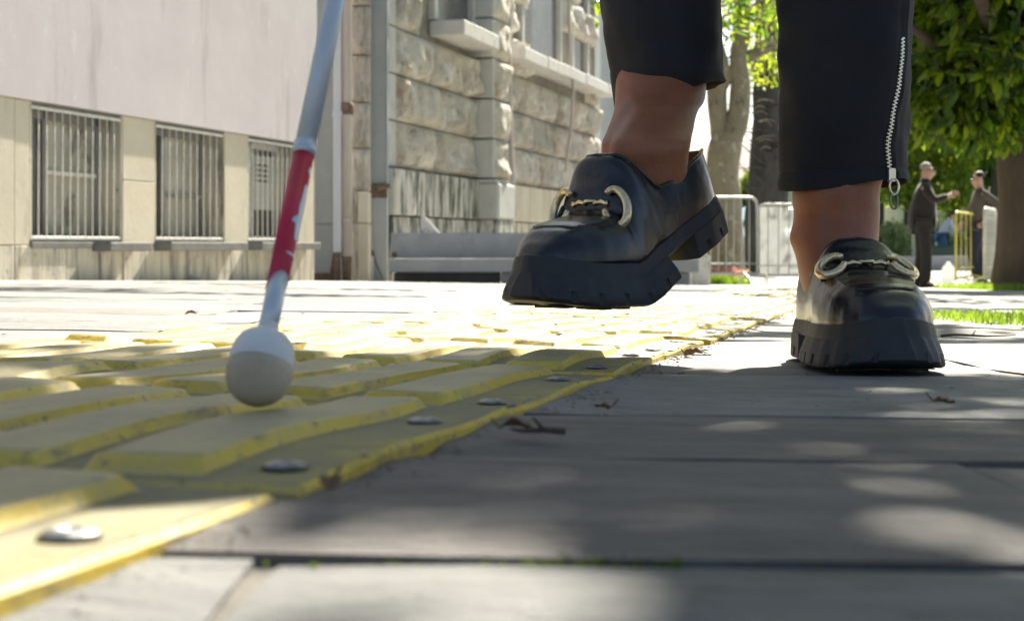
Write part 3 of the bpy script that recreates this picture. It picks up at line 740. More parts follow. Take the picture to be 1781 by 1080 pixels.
# base course with stains, plinth blocks underneath
def course(z0, z1, t0, t1, n1, m, L0, L1, seed):
    r = random.Random(seed); t = t0
    while t < t1 - .02:
        e = t + r.uniform(L0, L1)
        if t1 - e < L0*.5: e = t1
        wb('base_block', t + .005, min(e, t1) - .005, -.1, n1 + r.uniform(-.01, .01), z0 + .005, z1 - .005, m, sb, .014); t = e
course(.44, .985, tS - .04, tP0 - .03, .10, M['mossy'], .9, 1.2, 1)
course(.44, .985, tP1 + .03, tEnd, .12, M['cream'], .28, .5, 2)
wb('base_block', tP0 - .03, tP1 + .03, -.1, PROJ + .08, .44, .94, M['smooth'], sb, .03)
course(-.55, .435, tS - .04, tP0 - .03, .08, M['mossy'], .5, .8, 3)
course(-.55, .435, tP1 + .03, tEnd, .10, M['cream_dirty'], .3, .55, 4)
wb('base_block', tP0 - .03, tP1 + .03, -.1, PROJ + .07, -.55, .435, M['mossy'], sb, .01)
wb('sloping_cap', tP0 - .02, tP1 + .02, -.1, PROJ + .04, .945, .99, M['smooth'], sb, .015)
# far end: grey door-high panel and end return
wb('end_panel', tEnd, tEnd + 1.8, -.6, -.02, -.6, 8, M['greycol'], sb)
wb('end_panel', tEnd + 1.8, tEnd + 5, -.6, .1, -.6, 8, M['beam'], sb)
# strip of stone seen between the pipe and the blue-grey pillar
sc = empty('stone_pier', G(624, 16.1, -.02), label='slim rusticated stone pier between the drain pipe and the blue-grey pillar', cat='pier')
w = 17/FPX*16.1; zb_ = [-.0, .66, 1.02, 1.5, 2.02, 2.55, 3.1, 3.65, 4.2]
for i, (a, b) in enumerate(zip(zb_, zb_[1:])):
    if i < 2:
        boxobj('stone_block', (-w, 0, a + .005), (-.01, .3, b - .005), M['cream_dirty'], sc, .01); boxobj('stone_block', (-.008, -.012, a + .005), (w, .3, b - .005), M['cream'], sc, .01)
    else:
        o = link('stone_block', pier_meshes[i % 5], parent=sc, loc=(-w, .05, a + .008), scale=(2*w, .8, b - a - .016))
# blue grey pillar
x0, x1, D = (641-CX)/FPX*16.4, (673-CX)/FPX*16.4, 16.4; zg = g(x0, D)
pl = empty('pillar', ((x0+x1)/2, D, zg - .02), label='blue-grey painted steel pillar with a rusty collar in front of the stone building', cat='pillar')
w = (x1-x0)/2
boxobj('pillar_shaft', (-w, 0, 0), (w, .25, 1.05), M['greycol'], pl, .008); boxobj('pillar_shaft', (-w*.94, .01, 1.13), (w*.94, .25, 7.5), M['greycol'], pl, .008)
boxobj('pillar_edge', (w*.95, -.004, 0), (w*1.08, .03, 7.5), M['palecol'], pl)
q = MB(); q.tube([(-w*1.1,-.03,1.09),(0,-.05,1.07),(w*1.35,-.04,1.10)], [.028,.034,.026], 7); q.box((-w, -.006, .96), (w, 0, 1.12)); q.build('rusty_collar', M['rust'], pl)
tubeobj('foot_brace', [(-w*.6, -.02, .36), (-w*.2, -.05, .22), (w*.7, -.08, .02)], .014, M['sill'], pl, 6)
boxobj('foot_brace', (-w*.85, -.05, 0), (-w*.45, -.01, .30), M['palecol'], pl)

# concrete bench / steps in front of the stone building
bx0, D1, D2 = (676-CX)/FPX, 15.6, 15.0
st = empty('concrete_steps', G(800, 15.3, 0), label='two long grey concrete beams forming a low step in front of the stone wall', cat='steps')
def stw(name, pa, pb_, D, ya, yb, depth, m):
    xa, xb = (pa-CX)/FPX*D, (pb_-CX)/FPX*D; L = st.location
    return boxobj(name, (xa - L.x, D - L.y, CZ-(yb-HY)/FPX*D - L.z), (xb - L.x, D + depth - L.y, CZ-(ya-HY)/FPX*D - L.z), m, st, .012)
stw('beam', 679, 1010, 15.5, 405, 449, .45, M['beam']); stw('beam', 674, 1215, 14.9, 450, 474, .55, M['beam'])
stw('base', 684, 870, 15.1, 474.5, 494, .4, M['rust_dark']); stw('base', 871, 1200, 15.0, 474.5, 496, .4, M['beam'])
tubeobj('rust_stain_bolt', [Vector((685-CX, 0, 0))/FPX*15.5 + Vector((-st.location.x, 15.49 - st.location.y, z - st.location.z)) for z in (-.13, -.06, .02)], [.02,.03,.022], M['rust'], st, 6)
q = MB(); p = P(741, 405, 15.7)
q.add([p + Vector(v) for v in [(-.06,0,.02),(.14,0,0),(-.02,0,.18),(-.06,.0,.19),(-.06,.12,.02),(.14,.12,0),(-.02,.12,.18),(-.06,.12,.19)]], [(0,1,2,3),(4,5,6,7),(0,1,5,4),(1,2,6,5),(2,3,7,6),(3,0,4,7)])
q.build('stone_offcut', M['ledge'], label='small white wedge-shaped offcut lying on top of the upper concrete beam', cat='offcut')
# pipe and cable on the facade
def facade_line(name, pts, rr_, m, label, cat, D):
    q = MB(); q.tube([P(px, py, d) for px, py, d in pts], rr_, 8); q.build(name, m, sm=True, label=label, cat=cat)
tt = lambda px: WO.y + wd.y*T(px, .38) + wn.y*.38
facade_line('wall_pipe', [(884,-150,20.3),(885,0,20.3),(884,90,20.25),(886,200,20.3),(890,300,20.3),(893,376,20.3)], .042, M['beigepipe'], 'beige hose-like pipe running down the stone facade beside the projecting pier', 'pipe', 20)
facade_line('wall_cable', [(988,-150,23.6),(989,0,23.6),(991,80,23.6),(997,160,23.55),(992,230,23.6),(983,300,23.6)], .028, M['beigepipe'], 'thin sagging cable hanging down the far part of the stone facade', 'cable', 23)
# low wall and concrete bollard right of the steps
p = G(1165, 17.6); boxobj('low_wall', (p.x - .45, p.y, p.z - .02), (p.x + .28, p.y + .3, p.z + .32), M['beam'], None, .01, label='short grey low wall behind the lifted shoe, next to the concrete block', cat='wall')
p = G(1221, 17.3); q = MB(); q.box((p.x - .1, p.y, p.z - .02), (p.x + .1, p.y + .2, p.z + .36), .02)
q.box((p.x - .085, p.y + .01, p.z + .362), (p.x + .06, p.y + .19, p.z + .385), .008)
q.build('concrete_bollard', M['ledge'], label='square pale concrete block standing at the left end of the steel barrier', cat='bollard')
# litter scrap near the wall
q = MB(); p = G(335, 12.2, .0); q.add([p + Vector(v) for v in [(-.08,0,0),(0,.04,.03),(.09,0,.01),(.02,-.05,.045),(-.03,-.03,.05)]], [(0,1,4),(1,2,3),(1,3,4),(0,4,3),(0,3,2)])
q.build('litter_scrap', M['paper'], label='scrap of pale crumpled litter at the foot of the pink building', cat='litter')
# ================================================================== BARRIERS
def barrier(loc, ang, L=2.2, H=1.08, m=None, n=18, name='crowd_barrier', panel_m=None, rb=.019, **k):
    root = empty(name, loc, (0, 0, ang), **k); m = m or M['galv']
    q = MB(); r0 = .10
    pts = [(0, 0, .12)]
    pts = [(0,0,.13),(0,0,H-r0)] + [(r0 - r0*math.cos(a), 0, H - r0 + r0*math.sin(a)) for a in (R(30), R(60), R(90))] + \
          [(L - r0 + r0*math.sin(a), 0, H - r0 + r0*math.cos(a)) for a in (R(0), R(30), R(60), R(90))] + [(L,0,.13),(0,0,.13)]
    q.tube(pts, rb, 8); q.build('frame', m, root, sm=True)
    bq = MB(); bq.tube([(0,0,.13),(0,0,H)], .008, 6); bme = bq.mesh('bar', m, True)
    for i in range(1, n): link('bar', bme, parent=root, loc=(L*i/n, 0, 0))
    tubeobj('rail', [(0,0,.26),(L,0,.26)], .010, m, root, 6)
    for x in (L*.12, L*.88):
        tubeobj('foot', [(x,-.32,.0),(x,-.20,.10),(x,0,.14),(x,.20,.10),(x,.32,.0)], .013, m, root, 6)
    if panel_m: boxobj('panel', (.03, .012, .15), (L - .03, .018, H - .03), panel_m, root)
    return root
barrier(G(1128, 18.6), R(4), 1.42, 1.12, n=14, label='galvanised steel crowd barrier with upright bars left of the planted leg', cat='barrier', group='crowd barriers')
barrier(G(1317, 18.9), R(-6), .95, 1.06, n=7, panel_m=M['greyboard'], label='steel barrier covered by a grey sheet, half behind the ankle', cat='barrier', group='crowd barriers')
barrier(G(1662, 19.2), R(65), 2.0, 1.02, M['yellowpaint'], n=4, rb=.016, label='yellow painted barrier seen end-on between the two standing men', cat='barrier', group='crowd barriers')
b_ = barrier(G(1712, 17.4), R(65.5), 1.2, .98, M['whitepaint'], n=9, rb=.02, panel_m=M['board'], label='white barrier board seen nearly end-on against the brown tree trunk', cat='barrier', group='crowd barriers')
# big plastic water bottle
q = MB(); rad = [(.0,.0),(.07,.0),(.082,.02),(.082,.14),(.074,.16),(.082,.18),(.082,.27),(.03,.33),(.022,.34),(.022,.36)]
q.loft([[(a*math.cos(j*math.pi/8), a*math.sin(j*math.pi/8), z) for j in range(16)] for a, z in rad[1:]])
bo = empty('plastic_bottle', G(1649, 19.3), label='large translucent plastic bottle standing between the two men', cat='bottle')
q.build('bottle_body', M['plastic'], bo, sm=True); tubeobj('bottle_cap', [(0,0,.361),(0,0,.385)], .027, M['bluefab'], bo, 10)

# ================================================================== TREES
def trunk(name, pts, rad, m, parent, n=14, seed=1, amp=.12):
    q = MB(); q.tube(pts, rad, n)
    q.v = [tuple(Vector(v) + Vector((noise.noise(Vector(v)*2.1 + Vector((seed,0,0))), noise.noise(Vector(v)*2.3 + Vector((0,seed,9))), 0)) * amp * rad[0]) for v in q.v]
    return q.build(name, m, parent, sm=True)
def dense(pts, k=4):
    pts = [Vector(p) for p in pts]; out = []
    for i in range(len(pts) - 1):
        p0, p1, p2, p3 = pts[max(i-1,0)], pts[i], pts[i+1], pts[min(i+2, len(pts)-1)]
        for j in range(k):
            t = j/k; out.append(.5*((2*p1) + (p2-p0)*t + (2*p0-5*p1+4*p2-p3)*t*t + (3*p1-p0-3*p2+p3)*t**3))
    return out + [pts[-1]]
def dr(r, k=4):
    out = []
    for a, b in zip(r, r[1:]): out += [a + (b-a)*j/k for j in range(k)]
    return out + [r[-1]]
# plane tree, pale mottled trunk that forks
D = 24.0; g0 = G(1262, D)
pt = empty('plane_tree', g0, label='pale mottled plane tree that forks low, behind the steel barrier', cat='tree')
L0 = lambda px, py, d=D: P(px, py, d) - g0
o_ = trunk('trunk', dense([(0,0,-.1), L0(1258,400), L0(1257,320), L0(1262,255), L0(1283,205), L0(1288,150), L0(1284,100), L0(1290,40), L0(1300,-60), L0(1320,-240)]),
      dr([.36,.31,.28,.27,.19,.16,.15,.13,.11,.07]), M['bark_pale'], pt, 16, 3)
trunk('limb', dense([L0(1258,270), L0(1250,215), L0(1246,160), L0(1256,120), L0(1240,60), L0(1215,-60)]), dr([.20,.17,.17,.13,.11,.07]), M['bark_pale'], pt, 14, 5)
trunk('limb', dense([L0(1284,110), L0(1305,95), L0(1335,85), L0(1375,50), L0(1420,-40)]), dr([.10,.09,.07,.05,.03]), M['bark_pale'], pt, 10, 6)
trunk('limb', dense([L0(1248,165), L0(1268,130), L0(1282,112)]), dr([.10,.09,.08]), M['bark_pale'], pt, 10, 6)
r = random.Random(8); q = MB()
for i in range(60):
    a = L0(r.uniform(1235,1350), r.uniform(-60,130)); b = a + Vector((r.uniform(-.6,.6), r.uniform(-.5,.5), r.uniform(-.4,.7)))
    m_ = (a+b)/2 + Vector((r.uniform(-.15,.15), 0, r.uniform(-.15,.15))); q.tube([a, m_, b], [.022,.014,.006], 5)
q.build('twigs', M['bark_pale'], pt, kind='stuff')
q = MB(); crown(q, [(L0(px, py, d), rr_) for px, py, d, rr_ in [(1280,30,24,(.9,.8,.55)),(1330,60,24.5,(.5,.8,.45)),(1330,120,25,(.35,.5,.3)),(1310,-80,24,(2.2,2,1.0)),(1240,-60,24,(1.6,1.6,.9)),(1420,-60,24,(1.6,1.5,.9)),(1250,20,23.6,(.5,.6,.4))]], 330, .075, random.Random(9), .7, clump=6)
q.build('foliage', M['spring'], pt, kind='stuff')
# dark tree
D = 29.0; g0 = G(1335, D); dk = empty('dark_tree', g0, label='dark barked tree with curling bare twigs just left of the planted leg', cat='tree')
L0 = lambda px, py, d=D: P(px, py, d) - g0
trunk('trunk', dense([(0,0,-.1), L0(1330,400), L0(1331,310), L0(1331,240), L0(1333,180), L0(1334,120), L0(1334,40), L0(1338,-200)]), dr([.46,.42,.36,.31,.28,.25,.24,.18]), M['bark_dark'], dk, 16, 7)
trunk('limb', dense([L0(1345,360), L0(1356,290), L0(1368,235), L0(1400,170), L0(1450,60)]), dr([.3,.22,.17,.13,.08]), M['bark_dark'], dk, 12, 8)
r = random.Random(18); q = MB()
for i in range(26):
    y = r.uniform(90, 330); a = L0(1333 + r.uniform(-14,14), y, 28.7); sgn = r.choice([-1,1])
    pts = [a]; v = Vector((sgn*.28, -.12, r.uniform(-.05,.25)))
    for k in range(5): pts.append(pts[-1] + v*.8); v = v + Vector((r.uniform(-.08,.08), 0, r.uniform(-.16,.2)))
    q.tube(pts, [.022,.018,.014,.010,.007,.004], 5)
q.build('twigs', M['bark_dark'], dk, kind='stuff')
r = random.Random(19); q = MB()
for i in range(9):
    y = 165 + 120*r.random(); a = L0(1314 + r.uniform(-3, 8), y, 28.6); w = r.uniform(.15, .38); h = r.uniform(-.12,.12)
    q.tube([a, a + Vector((w*.3,-.12,.04+h*.3)), a + Vector((w*.7,-.12,.03+h*.6)), a + Vector((w,-.04,h))], [.012,.010,.008,.005], 5)
q.build('stems', M['bark_pale'], dk, kind='stuff')
q = MB(); crown(q, [(L0(px, py), rr_) for px, py, rr_ in [(1335,130,(.5,.5,.35)),(1325,100,(.45,.5,.35)),(1340,-120,(2.5,2.5,1.6)),(1350,60,(.4,.5,.4))]], 260, .09, random.Random(11), .7, clump=6)
q.build('foliage', M['spring'], dk, kind='stuff')

# magnolia on the right
D = 16.2; g0 = G(1782, D); mg = empty('magnolia_tree', g0, label='big magnolia with thick brown trunk and glossy low hanging leaves at right', cat='tree')
L0 = lambda px, py, d=D: P(px, py, d) - g0
trunk('trunk', dense([(0,0,-.1), (-.0,0,.3), (.0,0,1.0), (.0,.02,1.8), (.05,.05,3), (.1,.1,5), (.1,.1,7.5)]), dr([.40,.33,.305,.295,.28,.2,.08]), M['bark_brown'], mg, 20, 9, .10)
for i, (pts, rr_) in enumerate([([(0,0,1.9), L0(1720,160,15.2), L0(1640,90,14.6), L0(1560,30,14)], [.12,.09,.06,.03]), ([(0,0,2.3), L0(1730,60,14.5), L0(1690,-40,13.2)], [.11,.08,.05]),
                                ([(0,0,2.6), L0(1850,60,15), L0(1960,0,14)], [.11,.08,.04]), ([(0,.1,3.2), (-1.6,.9,3.9), (-3,1.5,4.4)], [.10,.07,.03]), ([(0,.1,3.5), (1.6,.9,4.2), (3,1.5,4.6)], [.10,.07,.03])]):
    trunk('limb', dense(pts), dr(rr_), M['bark_brown'], mg, 9, i)
q = MB(); q.tube([L0(1758,200,15.8), L0(1756,240,15.8), L0(1757,262,15.8)], [.02,.012,.03], 7); q.build('broken_branch', M['bark_dark'], mg, sm=True)
rm = random.Random(31); cand = []
blobs = [(1640,60,15.0,.75,.55),(1700,110,14.8,.7,.5),(1620,130,15.2,.45,.42),(1660,190,15,.5,.28),(1720,200,15.3,.42,.24),(1770,60,14.6,.7,.6),(1600,0,15,.6,.5),(1700,-20,14.6,.9,.6),
         (1770,170,15.6,.4,.36),(1605,200,15.4,.28,.24),(1850,80,15,.8,.8),(1620,-120,14.5,1.2,.8),(1760,-150,14.5,1.3,.8),(1900,-50,14.8,1.2,1.1),(1745,235,15.6,.22,.14),(1690,230,15.2,.35,.12)]
for (px, py, d, rx, rz) in blobs:
    c = L0(px, py, d); n = int(70 * rx * (rz + .3) * 4)
    for i in range(n):
        v = rvec(rm); v = v.normalized()*(v.length**.6); tip = c + Vector((v.x*rx, v.y*rx*1.1, v.z*rz))
        ax = (v + Vector((0,0,.6))).normalized()
        for j in range(5):
            a = j*2.4 + rm.random(); side = ax.cross(Vector((math.cos(a), math.sin(a), .3))).normalized()
            cand.append((tip + rvec(rm)*.05, rm.uniform(.12,.23), (ax + rvec(rm)*.5).normalized(), (side + ax*.35 + Vector((0,0,-.12))).normalized()))
cand = [c for c in cand if abs(c[2].dot(c[3])) < .95]
def vis(c):
    w_ = c[0] + g0; px = CX + FPX*w_.x/w_.y; py = HY - FPX*(w_.z - CZ)/w_.y
    return c[1]/w_.y * (1 if (1570 < px < 1781 and 0 < py < 300) else .2)
cand.sort(key=vis, reverse=True)
for c in cand[:300]:
    q = MB(); leaf_geo(q, Vector((0,0,0)), c[1], c[2], c[3], .38); q.build('leaf', M['magnolia'], mg, loc=c[0])
q = MB()
for c in cand[300:]: leaf_geo(q, c[0], c[1], c[2], c[3], .38)
crown(q, [((-2.5,2.5,4.5),(3,2,1.3)),((2.5,1.5,4.8),(3,2.5,1.5)),((0,1,6.5),(3,3,1.6)),((1.5,-1,3.6),(1.6,1.5,.9))], 2300, .16, random.Random(33), .4, clump=6)
q.build('foliage', M['magnolia'], mg, kind='stuff')

# unseen tree right of view; leaves set along sun rays to shape the shade
def shade(gx, gy):
    nz = noise.noise(Vector((gx*6, gy*9, 4))); nz2 = noise.noise(Vector((gx*3.2, gy*3.5, 14)))
    for (cx_, cy_, rx, ry) in LIT:
        if ((gx-cx_)/rx)**2 + ((gy-cy_)/ry)**2 < 1 + 1.6*noise.noise(Vector((gx*40, gy*90, 1))): return 0
    if gx < -.07 and .58 < gy < 1.16 and noise.noise(Vector((gx*5.5 + 2, gy*24, 7))) > .17: return 0
    if .46 + .02*nz < gy < 1.175 + .03*nz: return 1.0 if gx > -.7 and gx < 1.6 else .3
    if gy <= .46:
        if gx < .045: return .0 if gy > .29 else .4 + nz
        return .75 + 1.3*nz
    if gy < 1.5 and gx > .55: return .3 + nz
    if 1.78 < gy < 2.5 and gx > .30: return .85 + nz2
    if 1.25 < gy < 1.75 and gx > .3: return (.5 if nz2 > .12 else 0)
    if gx > .85 and gy > 3.5: return .9 + .5*nz2 - (.9 if 4.5 < gy < 5.1 or 7 < gy < 8.2 else 0)
    if gy > 4.6: return .8*(noise.noise(Vector((gx*.8, gy*1.3, 4))) > .12)
    if gy > 2.6 and gx > .8: return .25 + nz2
    return .0
LIT = [(.20,.768,.085,.026),(.30,.735,.05,.014),(.185,.655,.065,.015),(.155,1.06,.04,.020),(-.06,.80,.035,.016),(-.115,.62,.05,.012),(.09,.52,.02,.006),
       (-.36,.98,.09,.03),(-.26,.86,.05,.02),(-.03,1.0,.03,.018),(.40,1.05,.08,.03),(.33,.90,.05,.012),(-.33,1.12,.12,.03),(-.14,.47,.04,.025)]
ot = empty('shade_tree', G(2420, 8.0), label='broad leafy tree just outside the view with its crown shaped to shade the near pavement', cat='tree')
g0 = ot.location.copy()
trunk('trunk', dense([(0,0,-.1),(0,0,1),(-.1,-.1,2.4),(-.3,-.4,3.8),(-.5,-.6,5.2)]), dr([.30,.24,.2,.13,.06]), M['bark_brown'], ot, 14, 4)
for pts, rr_ in [([(-.1,-.1,2.3),(-1.4,-1.8,3.1),(-2.8,-3.3,3.35)], [.13,.08,.03]), ([(-.1,0,2.6),(-.4,1.8,3.6),(-.9,3.2,4.1)], [.12,.08,.03]), ([(-.2,-.2,3),(1.2,-1,4),(2.2,-1.6,4.4)], [.12,.07,.03])]:
    trunk('limb', dense(pts), dr(rr_), M['bark_brown'], ot, 9, 2)
r = random.Random(77); q = MB(); cot = 1/math.tan(SUN_EL)
def ray_leaf(gx, gy, h, size):
    z = g(gx, gy) + h; p = Vector((gx + math.sin(SUN_AZ)*h*cot, gy + math.cos(SUN_AZ)*h*cot, z))
    nrm = (sdir + rvec(r)*.7).normalized(); d = rvec(r).normalized()
    if abs(d.dot(nrm)) < .9: leaf_geo(q, p - g0, size, nrm, d, .55)
for i in range(8200):
    gx, gy = r.uniform(-.75, 1.2), r.uniform(.15, 1.25)
    if r.random() < shade(gx, gy): ray_leaf(gx, gy, r.uniform(2.2, 2.9), r.uniform(.045, .07))
for i in range(46000):
    gx, gy = r.uniform(-3, 4.2), r.uniform(-2.2, 10.5)
    if -.75 < gx < 1.2 and .15 < gy < 1.25: continue
    if gy <= .15:
        p_ = .7 if gy < .0 else .3  # crown thickened behind the camera to darken the foreground
    else: p_ = shade(gx, gy)
    if r.random() < p_ * .62: ray_leaf(gx, gy, r.uniform(3.1, 4.3), r.uniform(.09, .14))
q.build('foliage', M['green'], ot, kind='stuff')

# far vegetation and buildings
def bush_tree(name, px, D, h, wdt, m, seed, label, trunk_m=None, base=0.0, per=900, size=.18, group=None, low=.3):
    p = G(px, D); o = empty(name, p, label=label, cat='tree' if trunk_m else 'shrub', group=group)
    r = random.Random(seed); q = MB(); bl = []
    for i in range(9):
        a = r.uniform(0, 6.28); rr_ = r.uniform(0, .75)
        bl.append(((math.cos(a)*rr_*wdt, math.sin(a)*rr_*wdt*.7, h*(low + (1-low)*r.uniform(.15,.9))), (wdt*r.uniform(.28,.5), wdt*.35, h*(1-low)*r.uniform(.14,.24))))
    crown(q, bl, per, size, r, .6, card=True, clump=10); q.build('foliage', m, o, kind='stuff')
    if trunk_m:
        trunk('trunk', dense([(0,0,-.1),(.05,0,h*low),(.1,0,h*.7)]), dr([.16,.12,.05]), trunk_m, o, 8, seed)
    return o
bush_tree('leafy_tree', 1575, 40, 4.6, 1.9, M['spring'], 1, 'bright yellow-green tree far behind the older man', M['bark_dark'], size=.17, low=.30, per=1300)
bush_tree('leafy_tree', 1650, 44, 5.2, 2.3, M['blue_green'], 2, 'dark blue-green tree far behind and between the two men', M['bark_dark'], size=.17, low=.32, per=1500)
bush_tree('leafy_tree', 1725, 42, 5.5, 2.0, M['green'], 3, 'green tree far behind the younger man', M['bark_dark'], size=.17, low=.36, per=1200)
bush_tree('leafy_tree', 1790, 50, 6.5, 2.6, M['green'], 4, 'green tree at the right edge behind the magnolia trunk', M['bark_dark'], size=.2, low=.3)
bush_tree('leafy_tree', 1530, 52, 8.5, 3.6, M['spring'], 5, 'tall green tree mostly hidden behind the planted trouser leg', M['bark_dark'], size=.22, low=.3, per=1300)
bush_tree('leafy_tree', 1620, 62, 12, 5, M['blue_green'], 6, 'tall dark tree farthest away above the two men', M['bark_dark'], size=.3, low=.25, per=1500)
bush_tree('leafy_tree', 1750, 66, 14, 6, M['green'], 12, 'tall broad tree farthest away at the right', M['bark_dark'], size=.32, low=.2, per=1500)
bush_tree('leafy_tree', 1480, 60, 11, 4, M['blue_green'], 13, 'large dark tree far away hidden behind the standing leg', M['bark_dark'], size=.3, low=.25, per=1000)
bush_tree('leafy_tree', 1060, 62, 12, 4, M['blue_green'], 14, 'large tree far away behind the lifted foot', M['bark_dark'], size=.3, low=.2, per=900)
bush_tree('low_bush', 1556, 36.6, 1.15, .75, M['pale_leaf'], 7, 'pale rounded bush on the kerb between leg and older man', size=.08, low=.02, per=900)
bush_tree('low_bush', 1480, 36.8, 1.2, .9, M['pale_leaf'], 17, 'pale bush on the kerb hidden behind the ankle', size=.08, low=.02, per=600)
bush_tree('low_bush', 1686, 37.4, .9, .5, M['pale_leaf'], 8, 'small pale bush far behind the yellow barrier', size=.08, low=.02, per=500)
bush_tree('low_bush', 1289, 40, 2.5, .62, M['spring'], 9, 'bright green shrub between the plane tree and the dark tree', size=.10, low=.02, per=1100)
bush_tree('low_bush', 1372, 44, 1.6, .9, M['spring'], 10, 'bright shrub to the right of the dark tree', size=.10, low=.02, per=500)
# pink flower bed beyond the barrier
q = MB(); crown(q, [(G(px, 23.3, .12), (.16,.2,.06)) for px in (1243, 1252, 1262, 1272, 1283)], 130, .035, random.Random(5), .8, card=True, clump=5)
q.build('flower_bed', M['flower'], kind='stuff')
# retaining kerb wall, planter
kw = empty('kerb_wall', (0, 35.2, g(9, 40)), label='low pale stone kerb wall on the far side of the sunny road', cat='wall')
for i in range(34):
    x = -22 + i*1.6 + .01
    boxobj('kerb_stone', (x, 0, -.1), (x + 1.585, .38, .36 + rnd.uniform(-.004, .004)), M['kerb'], kw, .015)
pl_ = empty('planter_box', G(1668, 36.4), label='long dark green planter box beyond the kerb between the two men', cat='planter')
boxobj('box', (-.75, 0, .3), (.4, .4, .58), M['planter'], pl_, .01); boxobj('rim', (-.78, -.02, .581), (.43, .42, .61), M['planter'], pl_, .005)
# far person in white and blue
def skel(name_par, J, E, rad, m, nm, par, sub=1, root=0):
    keys = list(J.keys()); idx = {k: i for i, k in enumerate(keys)}
    return skin(nm, [J[k] for k in keys], [(idx[a], idx[b]) for a, b in E], [rad[k] for k in keys], m, par, sub, root=idx[root] if isinstance(root, str) else root)

# far buildings
def far_building(name, px0, px1, D, z1, m, label, rows, cols, wc=M['glass_dark'], roofm=None, z0w=1.0):
    x0, x1 = (px0-CX)/FPX*D, (px1-CX)/FPX*D; zg = g(x0, D)
    o = empty(name, ((x0+x1)/2, D, zg), label=label, cat='building'); w = (x1-x0)/2
    boxobj('wall', (-w, 0, -.2), (w, 8, z1), m, o)
    for i in range(rows):
        for j in range(cols):
            cx_ = -w + (j+.5)*2*w/cols; cz_ = z0w + i*3.0
            f = boxobj('window', (cx_-.55, -.04, cz_), (cx_+.55, .03, cz_+1.4), M['farwhite'], o)
            boxobj('pane', (cx_-.46, -.06, cz_+.09), (cx_-.03, -.041, cz_+1.31), wc, f); boxobj('pane', (cx_+.03, -.06, cz_+.09), (cx_+.46, -.041, cz_+1.31), wc, f)
    if roofm:
        q = MB(); q.add([(-w-.5,-.5,z1),(w+.5,-.5,z1),(w+.5,8.5,z1),(-w-.5,8.5,z1),(-w+1.5,4,z1+2.2),(w-1.5,4,z1+2.2)], [(0,1,5,4),(1,2,5),(2,3,4,5),(3,0,4),(0,3,2,1)]); q.build('roof', roofm, o)
    return o
far_building('far_house', 1590, 1860, 75, 3.4, M['beigewall'], 'long beige building far behind the two men', 1, 5, z0w=1.2)
far_building('far_house', 1110, 1430, 80, 4.2, M['farwhite'], 'pale low house with a reddish tiled roof behind the dark tree', 1, 5, roofm=M['roof'])
# balustrade-like lattice behind the men
fl = empty('white_fence', G(1600, 46), label='low white railing fence far behind the men', cat='fence')
bq = MB(); bq.box((-.03,0,.0), (.03,.06,1.0)); pm = bq.mesh('post', M['farwhite'])
for i in range(26): link('post', pm, parent=fl, loc=(-3 + i*.32, 0, 0))
for z in (.35, .95): boxobj('rail', (-3.1, -.02, z), (5.2, .03, z + .07), M['farwhite'], fl)
# car
def car(loc, rot, label):
    c = empty('parked_car', loc, (0,0,rot), label=label, cat='car')
    q = MB(); prof = [(-2.05,.35),(-2.1,.62),(-1.95,.78),(-1.1,.92),(-.45,1.38),(.8,1.44),(1.55,1.05),(2.0,.98),(2.1,.6),(2.05,.35)]
    def ring(y, s, top): return [(x*s, y, z if z < .95 else .93 + (z-.93)*top) for x, z in prof]
    q.loft([ring(-.86,.97,.0), ring(-.84,.99,.55), ring(-.62,1,1), ring(0,1.0,1.02), ring(.62,1,1), ring(.84,.99,.55), ring(.86,.97,.0)])
    q.build('body', M['carpaint'], c, sm=True)
    q = MB(); q.add([(-1.03,-.60,.985),(-1.03,.60,.985),(-.52,.52,1.36),(-.52,-.52,1.36)], [(0,1,2,3)]); q.build('windscreen', M['carglass'], c)
    for s in (-1, 1):
        q = MB(); q.add([(-.95,s*.845,1.0),(1.3,s*.845,1.0),(.75,s*.70,1.34),(-.45,s*.70,1.34)], [(0,1,2,3)]); q.build('side_window', M['carglass'], c)
        q = MB(); q.box((-2.11, s*.5-.16, .60), (-1.99, s*.5+.16, .74), .03); q.build('headlight', M['lamp'], c)
        for x in (-1.3, 1.3):
            w = tubeobj('wheel', [(x, s*.70, .31), (x, s*.88, .31)], .31, M['tyre'], c, 20); tubeobj('rim', [(x, s*.882, .31), (x, s*.89, .31)], .18, M['steel'], w, 14)
    boxobj('bumper', (-2.16,-.8,.32), (-2.02,.8,.5), M['blackplastic'], c, .03); boxobj('number_plate', (-2.175,-.26,.38), (-2.162,.26,.48), M['farwhite'], c)
car(G(1342, 31.5), R(78), 'pale blue car parked beyond the steel barriers')

